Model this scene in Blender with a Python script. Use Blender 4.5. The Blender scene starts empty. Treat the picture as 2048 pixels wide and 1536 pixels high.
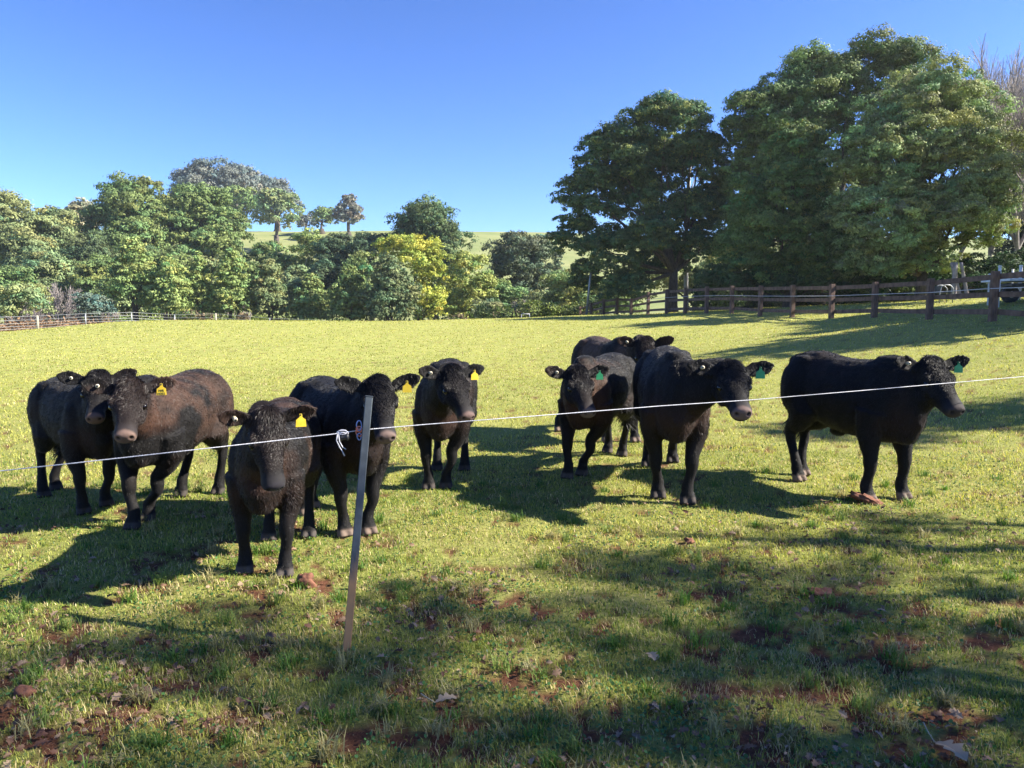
import bpy, math, random
import numpy as np
from mathutils import Vector, Matrix
R = math.radians
rng = np.random.default_rng(7)
random.seed(7)
scene = bpy.context.scene
col = scene.collection

# ------------------------------------------------------------------ camera
F = 1536.0                 # focal length in pixels of the 2048 px photograph
HOR = 620.0                # eye level row
CAMZ = 1.55
PITCH = math.atan((768 - HOR) / F)
cam_d = bpy.data.cameras.new('camera'); cam = bpy.data.objects.new('camera', cam_d); col.objects.link(cam)
cam_d.sensor_width = 36; cam_d.lens = 36 * F / 2048; cam_d.clip_start = 0.05; cam_d.clip_end = 3000
cam.location = (0, 0, CAMZ); cam.rotation_euler = (R(90) - PITCH, 0, 0)
scene.camera = cam
# ------------------------------------------------------------------ sky, sun, exposure
SUN_EL = R(35); SUN_V = Vector((1.0, -0.05, 0)).normalized() * math.cos(SUN_EL); SUN_V.z = math.sin(SUN_EL)
w = bpy.data.worlds.new('World'); scene.world = w; w.use_nodes = True
nt = w.node_tree; bg = nt.nodes['Background']
sky = nt.nodes.new('ShaderNodeTexSky'); sky.sky_type = 'NISHITA'; sky.sun_disc = False
sky.sun_elevation = SUN_EL; sky.sun_rotation = math.atan2(SUN_V.x, SUN_V.y)
sky.altitude = 300; sky.air_density = 1.0; sky.dust_density = 0.0; sky.ozone_density = 2.2

def sky_math(op, src, v):
    m_ = nt.nodes.new('ShaderNodeVectorMath'); m_.operation = op; m_.inputs[1].default_value = v; nt.links.new(src, m_.inputs[0]); return m_.outputs[0]
dk_ = sky_math('MULTIPLY', sky.outputs[0], (.13, .13, .13))
gm_ = nt.nodes.new('ShaderNodeGamma'); gm_.inputs[1].default_value = 1.32; nt.links.new(dk_, gm_.inputs[0])
nt.links.new(sky_math('MULTIPLY', gm_.outputs[0], (.73, .92, 1.36)), bg.inputs[0])
bg.inputs[1].default_value = 0.50
sl = bpy.data.lights.new('sun', 'SUN'); sl.energy = 5.0; sl.angle = R(0.55); sl.color = (1.0, 0.93, 0.80)
so = bpy.data.objects.new('sun', sl); col.objects.link(so); so.rotation_euler = SUN_V.to_track_quat('Z', 'Y').to_euler()
so.location = (30, 0, 30)
scene.view_settings.view_transform = 'Standard'; scene.view_settings.look = 'None'
scene.view_settings.exposure = 1.72; scene.view_settings.gamma = 1.0
scene.render.resolution_x = 1024; scene.render.resolution_y = 768
scene.render.engine = 'CYCLES'
scene.cycles.max_bounces = 6; scene.cycles.transparent_max_bounces = 4

# ------------------------------------------------------------------ small helpers
cp, sp = math.cos(PITCH), math.sin(PITCH)
def at(px, py, Y):
    a = (px - 1024) / F; b = (768 - py) / F
    d = (a, cp + b * sp, -sp + b * cp); k = Y / d[1]
    return Vector((d[0] * k, Y, CAMZ + d[2] * k))
def ray(px, py):
    a = (px - 1024) / F; b = (768 - py) / F
    return Vector((a, cp + b * sp, -sp + b * cp)).normalized()

def vnoise(x, y, seed=0):
    """smooth value noise, numpy"""
    xi = np.floor(x).astype(np.int64); yi = np.floor(y).astype(np.int64)
    fx = x - xi; fy = y - yi; fx = fx * fx * (3 - 2 * fx); fy = fy * fy * (3 - 2 * fy)
    def h(a, b):
        n = (a * 374761393 + b * 668265263 + seed * 982451653) & 0xffffffff
        n = ((n ^ (n >> 13)) * 1274126177) & 0xffffffff
        return ((n ^ (n >> 16)) & 0xffff) / 65535.0
    return (h(xi, yi) * (1 - fx) + h(xi + 1, yi) * fx) * (1 - fy) + (h(xi, yi + 1) * (1 - fx) + h(xi + 1, yi + 1) * fx) * fy
def fbm(x, y, seed=0, oct=4):
    s = 0; a = 1; t = 0
    for i in range(oct):
        s = s + a * vnoise(x * 2 ** i + 13.7 * i, y * 2 ** i + 7.1 * i, seed + i); t += a; a *= .5
    return s / t

def tag(o, label=None, cat=None, group=None, kind=None):
    if label: o['label'] = label
    if cat: o['category'] = cat
    if group: o['group'] = group
    if kind: o['kind'] = kind
    return o
def empty(name, loc, rz=0, parent=None):
    o = bpy.data.objects.new(name, None); col.objects.link(o); o.location = loc; o.rotation_euler = (0, 0, rz)
    o.empty_display_size = .2; o.parent = parent
    return o
def link(name, me, m=None, parent=None, loc=None):
    if m is not None: me.materials.append(m)
    o = bpy.data.objects.new(name, me); col.objects.link(o); o.parent = parent
    if loc is not None: o.location = loc
    return o
def np_mesh(name, verts, faces, colr=None, smooth=False):
    """verts (N,3), faces (M,k) same k; per-vertex colour (N,3)"""
    me = bpy.data.meshes.new(name); verts = np.asarray(verts, np.float32); faces = np.asarray(faces, np.int32)
    k = faces.shape[1]
    me.vertices.add(len(verts)); me.vertices.foreach_set('co', verts.ravel())
    me.loops.add(faces.size); me.loops.foreach_set('vertex_index', faces.ravel())
    me.polygons.add(len(faces)); me.polygons.foreach_set('loop_start', np.arange(0, faces.size, k, dtype=np.int32))
    me.polygons.foreach_set('loop_total', np.full(len(faces), k, np.int32))
    me.polygons.foreach_set('use_smooth', np.full(len(faces), smooth, bool))
    me.update(calc_edges=True)
    if colr is not None: set_col(me, colr)
    return me
def set_col(me, c):
    a = me.color_attributes.new('Col', 'FLOAT_COLOR', 'POINT')
    cc = np.ones((len(me.vertices), 4), np.float32); cc[:, :3] = c
    a.data.foreach_set('color', cc.ravel())

class MB:
    """collects simple shapes into one mesh (quads / ngons)"""
    def __init__(s): s.v = []; s.f = []; s.c = []
    def box(s, c, size, rot=None, bev=0.0):
        hx, hy, hz = [q / 2 for q in size]; b = min(bev, hx * .9, hy * .9, hz * .9)
        o = len(s.v); M = rot if rot is not None else Matrix.Identity(3)
        if b <= 0:
            pts = [(x, y, z) for z in (-hz, hz) for y in (-hy, hy) for x in (-hx, hx)]
            fs = [(0, 2, 3, 1), (4, 5, 7, 6), (0, 1, 5, 4), (2, 6, 7, 3), (0, 4, 6, 2), (1, 3, 7, 5)]
        else:
            ring = [(-hx + b, -hy), (hx - b, -hy), (hx, -hy + b), (hx, hy - b), (hx - b, hy), (-hx + b, hy), (-hx, hy - b), (-hx, -hy + b)]
            k = 1 - b / max(hx, hy)
            pts = [(x * (1 - b / hx), y * (1 - b / hy), -hz) for x, y in ring] + [(x, y, -hz + b) for x, y in ring] + [(x, y, hz - b) for x, y in ring] + [(x * (1 - b / hx), y * (1 - b / hy), hz) for x, y in ring]
            fs = [tuple(range(7, -1, -1)), tuple(range(24, 32))]
            for r_ in range(3):
                for i in range(8): fs.append((r_ * 8 + i, r_ * 8 + (i + 1) % 8, r_ * 8 + 8 + (i + 1) % 8, r_ * 8 + 8 + i))
        for p in pts: s.v.append(tuple(M @ Vector(p) + Vector(c)))
        for f in fs: s.f.append(tuple(i + o for i in f))
    def tube(s, pts, rad, n=8, asp=None, cap=True, up=None):
        """rad: list of r or (rw, ru): lateral and vertical radii"""
        pts = [Vector(p) for p in pts]; o = len(s.v); m = len(pts)
        if not isinstance(rad, (list, tuple)): rad = [rad] * m
        upv = Vector(up) if up is not None else Vector((0, 0, 1)); prev = None
        for i, p in enumerate(pts):
            t = (pts[min(i + 1, m - 1)] - pts[max(i - 1, 0)])
            t = t.normalized() if t.length > 1e-9 else Vector((0, 0, 1))
            if up is None and prev is not None: u = prev - t * prev.dot(t)
            else:
                u = upv - t * upv.dot(t)
                if u.length < .15: u = Vector((1, 0, 0)) - t * t.x
            u.normalize(); prev = u; l = t.cross(u)
            r = rad[i]; rw, ru = (r, r) if not isinstance(r, (list, tuple)) else r
            for k in range(n):
                a = 2 * math.pi * k / n
                s.v.append(tuple(p + l * (math.cos(a) * rw) + u * (math.sin(a) * ru)))
        for i in range(m - 1):
            for k in range(n):
                a, b = o + i * n + k, o + i * n + (k + 1) % n
                s.f.append((a, b, b + n, a + n))
        if cap:
            s.f.append(tuple(o + k for k in range(n - 1, -1, -1))); s.f.append(tuple(o + (m - 1) * n + k for k in range(n)))
    def ell(s, c, r, M=None, nu=14, nv=10):
        o = len(s.v); M = M if M is not None else Matrix.Identity(3); c = Vector(c)
        for j in range(1, nv):
            th = math.pi * j / nv
            for i in range(nu):
                ph = 2 * math.pi * i / nu
                s.v.append(tuple(c + M @ Vector((r[0] * math.sin(th) * math.cos(ph), r[1] * math.sin(th) * math.sin(ph), r[2] * math.cos(th)))))
        t = len(s.v); s.v.append(tuple(c + M @ Vector((0, 0, r[2])))); s.v.append(tuple(c - M @ Vector((0, 0, r[2]))))
        for j in range(nv - 2):
            for i in range(nu):
                a, b = o + j * nu + i, o + j * nu + (i + 1) % nu
                s.f.append((a, a + nu, b + nu, b))
        for i in range(nu):
            s.f.append((t, o + i, o + (i + 1) % nu)); e = o + (nv - 2) * nu
            s.f.append((t + 1, e + (i + 1) % nu, e + i))
    def mesh(s, name, smooth=True):
        me = bpy.data.meshes.new(name); me.from_pydata(s.v, [], s.f); me.update()
        for p in me.polygons: p.use_smooth = smooth
        return me
    def build(s, name, m, parent=None, smooth=True, loc=None):
        return link(name, s.mesh(name, smooth), m, parent, loc)

def mat(name, base=(.5, .5, .5), rough=.6, metal=0, attr=False, spec=.5):
    m = bpy.data.materials.new(name); m.use_nodes = True; b = m.node_tree.nodes['Principled BSDF']
    b.inputs['Base Color'].default_value = (*base, 1); b.inputs['Roughness'].default_value = rough
    b.inputs['Metallic'].default_value = metal; b.inputs['Specular IOR Level'].default_value = spec
    if attr:
        a = m.node_tree.nodes.new('ShaderNodeAttribute'); a.attribute_name = 'Col'
        m.node_tree.links.new(a.outputs['Color'], b.inputs['Base Color'])
    return m
def nodes(m): return m.node_tree.nodes, m.node_tree.links
def noisy(name, c1, c2, scale=8, rough=.7, metal=0, bump=.3, detail=6, stretch=(1, 1, 1), dist=.02):
    m = mat(name, c1, rough, metal); N, L = nodes(m); b = N['Principled BSDF']
    tc = N.new('ShaderNodeTexCoord'); mp = N.new('ShaderNodeMapping'); mp.inputs['Scale'].default_value = stretch
    L.new(tc.outputs['Object'], mp.inputs[0])
    n = N.new('ShaderNodeTexNoise'); n.inputs['Scale'].default_value = scale; n.inputs['Detail'].default_value = detail
    L.new(mp.outputs[0], n.inputs[0])
    r = N.new('ShaderNodeValToRGB'); r.color_ramp.elements[0].color = (*c1, 1); r.color_ramp.elements[1].color = (*c2, 1)
    r.color_ramp.elements[0].position = .35; r.color_ramp.elements[1].position = .65
    L.new(n.outputs[0], r.inputs[0]); L.new(r.outputs[0], b.inputs['Base Color'])
    bp = N.new('ShaderNodeBump'); bp.inputs['Strength'].default_value = bump; bp.inputs['Distance'].default_value = dist
    L.new(n.outputs[0], bp.inputs['Height']); L.new(bp.outputs[0], b.inputs['Normal'])
    return m
def leafy(name, trans=.3, rough=.62, spec=.2):
    m = mat(name, rough=rough, attr=True, spec=spec); N, L = nodes(m); b = N['Principled BSDF']; a = N['Attribute']
    t = N.new('ShaderNodeBsdfTranslucent'); mx = N.new('ShaderNodeMixShader'); mx.inputs[0].default_value = trans
    hs = N.new('ShaderNodeHueSaturation'); hs.inputs['Value'].default_value = 1.3; hs.inputs['Saturation'].default_value = 1.1
    L.new(a.outputs['Color'], hs.inputs['Color']); L.new(hs.outputs[0], t.inputs[0])
    out = N['Material Output']; L.new(b.outputs[0], mx.inputs[1]); L.new(t.outputs[0], mx.inputs[2]); L.new(mx.outputs[0], out.inputs[0])
    return m
M_LEAF = leafy('foliage', .15)
M_GRASS = leafy('grass_blade', .35, .5, .3)
M_BARK = noisy('bark', (.035, .026, .02), (.10, .08, .06), 6, .9, bump=.6, stretch=(3, 3, .6))
M_BARKP = noisy('pale_bark', (.30, .28, .24), (.52, .50, .45), 3, .8, bump=.3, stretch=(3, 3, .5))
M_TWIG = noisy('grey_twigs', (.20, .17, .16), (.34, .30, .28), 4, .9, bump=.2)

# ------------------------------------------------------------------ terrain
def P(px, py, Y): v = at(px, py, Y); return (v.x, v.y, v.z)
ctrl = [(0, 0, 0), (-3, 0, 0), (3, 0, 0), (-4, 6, 0), (-2, 4.5, 0), (0, 3, 0), (3, 6.2, 0), (0, 6.5, 0), (1.3, 8.5, 0.0), (-3, -4, 0), (4, -4, .1), (-9, 9, -.05),
        (0, 14, .02), (6, 9, .12), (7, 4, .1), (-12, 20, -.05), (0, 25, .1), (7, 16, .4), (-14, 0, -.1), (14, 2, .6), (14, 10, .9), (-30, -30, -1), (30, -30, 1), (0, -60, 0),
        P(1985, 640, 19.4), P(1858, 640, 23), P(1748, 638, 26), P(1662, 638, 28.5), P(1584, 635, 31.5), P(1520, 633, 34), P(1463, 629, 36.5), P(1413, 626, 39),
        P(1333, 627, 44), P(1234, 630, 51.5), P(1985, 598, 31), P(1700, 610, 40), P(1500, 618, 47),
        P(0, 665, 46), P(230, 649, 57), P(430, 652, 60), P(640, 660, 60), P(760, 661, 60), P(900, 655, 58), P(1000, 645, 56), P(1180, 634, 54),
        P(0, 700, 58), P(230, 685, 68), P(430, 690, 70), P(640, 695, 70), P(900, 690, 68), P(1100, 668, 66), P(-300, 690, 50), (22, 40, 2.0), (25, 60, 1.5), (40, 20, 3.0), (50, 50, 3.5)]
for X in (-140, -90, -45, -15, 10, 40): ctrl.append((X, 95, -4.5 if X < 30 else -1))
for X in (-160, -90, -30, 10, 50, 110):
    ctrl += [(X, 175, 10.5), (X * 1.2, 250, 26.3 + (.6 if X < 0 else -1.4 if X > 30 else 0)), (X * 1.3, 300, 27), (X * 1.5, 420, 22)]
ctrl += [(-300, 0, 0), (300, 0, 5), (-400, 400, 15), (400, 400, 15), (0, -400, 0), (-400, -400, 0), (400, -400, 0), (0, 800, 0), (-500, 800, 0), (500, 800, 0)]
ctrl = np.array([tuple(c) for c in ctrl], float)
def tps(r2): return np.where(r2 > 0, .5 * r2 * np.log(np.maximum(r2, 1e-9)), 0)
n_ = len(ctrl); A_ = np.zeros((n_ + 3, n_ + 3)); XY = ctrl[:, :2] / 50
A_[:n_, :n_] = tps(((XY[:, None] - XY[None]) ** 2).sum(-1)) + np.eye(n_) * 2e-5
A_[:n_, n_] = 1; A_[:n_, n_ + 1:] = XY; A_[n_, :n_] = 1; A_[n_ + 1:, :n_] = XY.T
W_ = np.linalg.solve(A_, np.concatenate([ctrl[:, 2], [0, 0, 0]]))
def terr(x, y):
    x = np.atleast_1d(np.asarray(x, float)); y = np.atleast_1d(np.asarray(y, float)); out = np.empty(len(x))
    for i in range(0, len(x), 20000):
        q = np.stack([x[i:i + 20000], y[i:i + 20000]], -1) / 50
        out[i:i + 20000] = tps(((q[:, None] - XY[None]) ** 2).sum(-1)) @ W_[:n_] + W_[n_] + q @ W_[n_ + 1:]
    r = np.hypot(x, y)
    out += (fbm(x * 1.4, y * 1.4, 3) - .5) * .05 * np.clip(1 - r / 60, 0, 1) + (fbm(x * .25, y * .25, 5) - .5) * .16 * np.clip(r / 15 - .5, 0, 1)
    return out
def gz(x, y): return float(terr(x, y)[0])
def ground_px(px, py):
    d = ray(px, py); lo = .5; o = Vector((0, 0, CAMZ)); t = .5; 
    ts = np.geomspace(.8, 400, 500); pts = np.array([(o + d * q) for q in ts]); z = terr(pts[:, 0], pts[:, 1])
    k = np.argmax(pts[:, 2] < z)
    if k == 0: return Vector(pts[-1])
    a, b = ts[k - 1], ts[k]
    f0 = pts[k - 1, 2] - z[k - 1]; f1 = pts[k, 2] - z[k]; t = a + (b - a) * f0 / (f0 - f1)
    p = o + d * t; p.z = gz(p.x, p.y); return p

def soil(x, y):
    """bare red earth cover 0..1"""
    r = np.hypot(x, y)
    n = fbm(x * 4.6 + 4, y * 6.0, 11, 4) * .55 + .45 * fbm(x * 15, y * 17, 17, 3)
    near = np.clip((5.2 - y) / 3.6, 0, 1)
    s = np.clip((n - (.575 - .105 * near - .03 * np.clip(3.2 - y, 0, 1) + .05 * np.clip(r / 25, 0, 1))) / .07, 0, 1)
    return s * np.clip(1.1 - r / 45, 0, 1)
# polar sheet around the camera
radii = np.concatenate([[0.0], np.geomspace(.35, 14, 190), np.geomspace(14.3, 70, 150), np.geomspace(71, 1400, 110)])
ang = np.concatenate([np.linspace(-45, 45, 420, endpoint=False), np.linspace(45, 315, 150, endpoint=False)])
na = len(ang); rr, aa = np.meshgrid(radii[1:], np.radians(ang), indexing='ij')
gx = np.concatenate([[0], (rr * np.sin(aa)).ravel()]); gy = np.concatenate([[0], (rr * np.cos(aa)).ravel()])
gzv = terr(gx, gy); sv = soil(gx, gy)
gzv -= .012 * sv * (np.hypot(gx, gy) < 20)
gzv += (fbm(gx * 9, gy * 9, 21, 3) - .5) * .022 * np.clip(1 - np.hypot(gx, gy) / 12, 0, 1)
ii = np.arange(len(radii) - 2)[:, None] * na + 1; kk = np.arange(na)[None]
q = np.stack([ii + kk, ii + (kk + 1) % na, ii + na + (kk + 1) % na, ii + na + kk], -1).reshape(-1, 4)
me = np_mesh('ground', np.stack([gx, gy, gzv], -1), q, np.stack([sv, sv, sv], -1), True)
gm = mat('pasture', rough=.95, spec=.1); N, L = nodes(gm); b = N['Principled BSDF']
at_ = N.new('ShaderNodeAttribute'); at_.attribute_name = 'Col'
geo = N.new('ShaderNodeNewGeometry')
def noise(sc, det=5, rg=.6):
    n = N.new('ShaderNodeTexNoise'); n.inputs['Scale'].default_value = sc; n.inputs['Detail'].default_value = det; n.inputs['Roughness'].default_value = rg
    L.new(geo.outputs['Position'], n.inputs['Vector']); return n
def ramp(src, stops):
    r = N.new('ShaderNodeValToRGB'); e = r.color_ramp.elements
    while len(e) < len(stops): e.new(.5)
    for i, (p, c) in enumerate(stops): e[i].position = p; e[i].color = (*c, 1)
    L.new(src, r.inputs[0]); return r
def mixc(fac, a, b_, mode='MIX'):
    m = N.new('ShaderNodeMix'); m.data_type = 'RGBA'; m.blend_type = mode
    if isinstance(fac, float): m.inputs[0].default_value = fac
    else: L.new(fac, m.inputs[0])
    L.new(a, m.inputs[6]); L.new(b_, m.inputs[7]); return m.outputs[2]
fine = ramp(noise(55, 4, .7).outputs[0], [(.3, (.10, .10, .03)), (.5, (.22, .23, .06)), (.72, (.38, .36, .14))])
big = ramp(noise(.35, 4).outputs[0], [(.35, (.17, .21, .04)), (.65, (.36, .34, .11))])
grassc = mixc(.45, fine.outputs[0], big.outputs[0])
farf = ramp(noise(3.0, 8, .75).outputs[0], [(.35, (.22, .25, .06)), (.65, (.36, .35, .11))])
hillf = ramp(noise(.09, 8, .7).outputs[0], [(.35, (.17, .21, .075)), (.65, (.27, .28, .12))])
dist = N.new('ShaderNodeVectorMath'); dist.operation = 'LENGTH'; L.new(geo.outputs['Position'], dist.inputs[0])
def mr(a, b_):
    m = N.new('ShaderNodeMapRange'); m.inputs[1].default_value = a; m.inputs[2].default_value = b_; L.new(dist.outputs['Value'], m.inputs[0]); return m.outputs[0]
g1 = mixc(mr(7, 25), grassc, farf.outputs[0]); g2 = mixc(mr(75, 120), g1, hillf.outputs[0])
soilc = ramp(noise(38, 6, .75).outputs[0], [(.3, (.06, .025, .015)), (.55, (.14, .062, .036)), (.8, (.26, .15, .095))])
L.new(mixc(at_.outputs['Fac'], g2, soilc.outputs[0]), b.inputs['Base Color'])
bp = N.new('ShaderNodeBump'); bp.inputs['Strength'].default_value = .8; bp.inputs['Distance'].default_value = .03
L.new(noise(30, 8, .8).outputs[0], bp.inputs['Height']); L.new(bp.outputs[0], b.inputs['Normal'])
tag(link('ground', me, gm), 'sloping green pasture running up to a pale hill', 'pasture', kind='structure')

# ------------------------------------------------------------------ trees
def rand_dirs(n):
    v = rng.normal(size=(n, 3)); return v / np.linalg.norm(v, axis=1, keepdims=True)
def leaves_mesh(name, pts, nrm, size, colr, asp=1.7):
    n = len(pts); t = np.cross(nrm, rand_dirs(n)); t /= np.maximum(np.linalg.norm(t, axis=1, keepdims=True), 1e-6)
    s = np.cross(nrm, t); sz = (size * rng.uniform(.55, 1.35, n))[:, None]
    a = t * sz * asp * .5; b_ = s * sz * .5; dr = nrm * sz * .18
    V = np.stack([pts - a, pts + b_ * .9 - dr, pts + a, pts - b_ * .9 - dr], 1).reshape(-1, 3)
    Fc = np.arange(n * 4).reshape(-1, 4)
    return np_mesh(name, V, Fc, np.repeat(colr, 4, 0))
def masses_leaves(masses, nsub, leaf, dens, base, var=.18, subr=(.22, .42), gap=0.0, tips=None):
    """masses: list of (centre, radii). returns points, normals, colours, sub lobe centres"""
    PT = []; NR = []; CC = []; subs = []
    for c, r in masses:
        c = np.array(c); r = np.array(r)
        k = max(14, int(nsub * 2.6))
        d = rand_dirs(k); 
        d[:, 2] = np.where(d[:, 2] < -.55, -d[:, 2], d[:, 2])
        f = rng.uniform(.5, 1.0, k)[:, None]; sc = c + d * r * f
        sr = (subr[0] * .8 + (subr[1] * 1.05 - subr[0] * .8) * rng.random(k) ** 1.1) * r.mean()
        for i in range(k):
            if sr[i] < np.median(sr): sc[i] = sc[i] + d[i] * r * .05
            if rng.random() < gap: continue
            subs.append(sc[i]); rr_ = sr[i]
            e = np.array([1.2, 1.2, .82]) * rr_
            m = int(dens * 4 * math.pi * rr_ * rr_ / (leaf * leaf))
            nt_ = rng.integers(16, 30); td = rand_dirs(nt_); td[:, 2] = np.where(td[:, 2] < -.4, -td[:, 2], td[:, 2]); ti = rng.integers(0, nt_, m); dd = td[ti]
            loc_ = rng.normal(size=(m, 3)) * .17 * np.array([1, 1, .75]); rad = rng.uniform(.72, 1.0, nt_)[ti]
            p = sc[i] + (dd * rad[:, None] + loc_) * e
            q = (dd * .55 + loc_ * 4.2 + d[i] * .2 + rng.normal(size=(m, 3)) * .30 + np.array([0, 0, .2])); q /= np.linalg.norm(q, axis=1, keepdims=True)
            tt_ = rng.uniform(.78, 1.25, nt_)[ti]
            tone = 1 + rng.normal() * var; hue = rng.normal() * .12
            cc = np.array(base) * tone * np.array([1 + hue, 1, 1 - hue * .5])
            cc = cc[None] * (rng.uniform(.75, 1.25, m) * tt_)[:, None]
            if tips is not None:
                tm = (rng.random(nt_) < tips[1])[ti]; cc[tm] = np.array(tips[0]) * rng.uniform(.8, 1.2, tm.sum())[:, None]
            PT.append(p); NR.append(q); CC.append(cc)
    return np.concatenate(PT), np.concatenate(NR), np.clip(np.concatenate(CC), .004, .9), subs
def limb(mb, a, b_, r0, r1, sag=.15, n=6, sides=7):
    a = Vector(a); b_ = Vector(b_); L_ = (b_ - a).length; pts = []; rs = []
    off = Vector((random.uniform(-1, 1), random.uniform(-1, 1), random.uniform(-.3, .6))) * L_ * sag
    for i in range(n + 1):
        t = i / n; pts.append(a.lerp(b_, t) + off * (math.sin(math.pi * t) * .5)); rs.append(r0 + (r1 - r0) * t)
    mb.tube(pts, rs, sides)
    return pts
def tree(name, label, masses, leaf, base, kw=None, dens=.7, nsub=16, trunk_r=.2, trunk_xy=None, cat='tree', group=None, bark=None, nl=10, fork=.35, **k2):
    """masses as (centre, radii) in world space"""
    cx = sum(m[0][0] for m in masses) / len(masses); cy = sum(m[0][1] for m in masses) / len(masses)
    if trunk_xy: cx, cy = trunk_xy
    zb = gz(cx, cy); root = empty(name, (cx, cy, zb)); O = np.array([cx, cy, zb])
    pts, nr, cc, subs = masses_leaves(masses, nsub, leaf, dens, base, **k2)
    link('crown', leaves_mesh('crown', pts - O, nr, leaf, cc), M_LEAF, root)
    mb = MB(); low = min(m[0][2] - m[1][2] for m in masses); top = max(m[0][2] for m in masses)
    fz = zb + max((top - zb) * fork, .3)
    fk = Vector((cx + random.uniform(-.2, .2), cy, fz)) - Vector(O)
    mb.tube([Vector((0, 0, -.3)), Vector((0, 0, .1)), Vector((0, 0, .5)), fk], [trunk_r * 1.5, trunk_r * 1.25, trunk_r, trunk_r * .75], 10)
    for c, r in masses:
        q = limb(mb, fk - Vector((0, 0, .2)), Vector(c) - Vector(O), trunk_r * .45, trunk_r * .12)
    idx = list(range(len(subs))); random.shuffle(idx)
    for i in idx[:nl]:
        sc = Vector(subs[i]) - Vector(O); mc = min(masses, key=lambda m: (Vector(m[0]) - Vector(O) - sc).length)
        st = (Vector(mc[0]) - Vector(O)).lerp(fk, random.uniform(.1, .6))
        limb(mb, st, sc, trunk_r * .16, trunk_r * .04, .3, 5, 5)
    mb.build('trunk', bark or M_BARK, root)
    return tag(root, label, cat, group)
def pxm(px, py, rx, ry, Y, ryd=None):
    """a crown mass seen at a pixel: centre and radii in metres at depth Y"""
    c = at(px, py, Y); k = Y / F
    return ((c.x, c.y, c.z), (rx * k, (ryd if ryd else (rx * .9)) * k, ry * k))

def bare_tree(name, label, base, height, spread, seed, r0=.12, mt=None, levels=6, twig=.012, lean=0, cat='tree', group=None):
    rs = random.Random(seed); root = empty(name, base); mb = MB(); tw = MB()
    def grow(p, d, L_, r, lv):
        pts = [p]; rr_ = [r]; q = p; dd = d
        for i in range(3):
            dd = (dd + Vector((rs.gauss(0, .09), rs.gauss(0, .09), .05))).normalized(); q = q + dd * (L_ / 3); pts.append(q); rr_.append(r * (1 - .13 * (i + 1)))
        (mb if lv < 3 else tw).tube(pts, rr_, 6 if lv < 3 else 3, cap=False)
        if lv >= levels: return
        for i in range(3 if lv < levels - 1 else 4):
            a = rs.uniform(0, 6.28); s = rs.uniform(.35, .75) * spread
            e = dd.orthogonal().normalized(); f = dd.cross(e)
            nd = (dd + (e * math.cos(a) + f * math.sin(a)) * s + Vector((0, 0, .12))).normalized()
            st = pts[rs.choice([1, 2, 3])] if lv else pts[rs.choice([2, 3])]
            grow(st, nd, L_ * rs.uniform(.62, .8), max(r * .58, twig), lv + 1)
        grow(q, dd, L_ * .75, max(r * .7, twig), lv + 1)
    grow(Vector((0, 0, -.2)), Vector((lean, 0, 1)).normalized(), height * .27, r0, 0)
    mb.build('trunk', mt or M_TWIG, root); tw.build('twigs', mt or M_TWIG, root)
    return tag(root, label, cat, group)

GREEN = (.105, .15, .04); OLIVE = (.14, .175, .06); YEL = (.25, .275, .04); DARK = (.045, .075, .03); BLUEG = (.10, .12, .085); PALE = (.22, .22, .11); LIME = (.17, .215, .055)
lf = lambda Y, k=1.9: k * Y / 768
BG = 'trees in the belt behind the paddock'
def T(label, Y, ms, base, leafk=1.9, name='tree', **k):
    g_ = 1.07 if 60 < Y < 140 else 1.04
    masses = [pxm(a, b_, c * g_, d * (1 + (g_ - 1) * .6), Y + dy) for (a, b_, c, d, dy) in ms]
    if 90 < Y < 140:                                   # foliage carries on down to the ground
        low = max(b_ + d for (a, b_, c, d, dy) in ms); xs = [a - c for (a, b_, c, d, dy) in ms] + [a + c for (a, b_, c, d, dy) in ms]; x0, x1 = min(xs), max(xs)
        if low < 600:
            h_ = (650 - low) / 2 + 12; masses.append(pxm((x0 + x1) / 2, low - 12 + h_, (x1 - x0) / 2.1, h_, Y))
    k.setdefault('trunk_r', .004 * Y)
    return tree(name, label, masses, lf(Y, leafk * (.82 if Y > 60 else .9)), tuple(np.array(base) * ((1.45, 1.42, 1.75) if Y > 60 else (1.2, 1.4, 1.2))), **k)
# --- trees on the far hill
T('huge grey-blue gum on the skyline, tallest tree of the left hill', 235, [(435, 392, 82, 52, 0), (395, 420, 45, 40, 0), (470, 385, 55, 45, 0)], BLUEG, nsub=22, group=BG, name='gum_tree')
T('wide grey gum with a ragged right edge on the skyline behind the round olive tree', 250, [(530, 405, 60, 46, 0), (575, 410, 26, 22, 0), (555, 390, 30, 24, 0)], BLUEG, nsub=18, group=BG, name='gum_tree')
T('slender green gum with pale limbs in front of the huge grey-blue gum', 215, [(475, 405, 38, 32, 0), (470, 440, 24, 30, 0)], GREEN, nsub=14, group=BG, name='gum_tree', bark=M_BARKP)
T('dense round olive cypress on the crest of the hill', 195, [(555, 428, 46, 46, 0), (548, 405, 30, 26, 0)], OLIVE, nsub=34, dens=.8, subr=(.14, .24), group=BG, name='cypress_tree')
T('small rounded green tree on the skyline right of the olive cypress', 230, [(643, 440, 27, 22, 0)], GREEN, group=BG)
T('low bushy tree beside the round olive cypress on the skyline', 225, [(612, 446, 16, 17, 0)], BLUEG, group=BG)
T('lone cone-shaped grey-green pine standing on the open skyline', 215, [(698, 432, 30, 26, 0), (700, 408, 17, 18, 0), (695, 440, 28, 18, 0)], (.12, .12, .075), nsub=28, dens=.8, subr=(.16, .26), group=BG, name='pine_tree', fork=.2)
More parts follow.
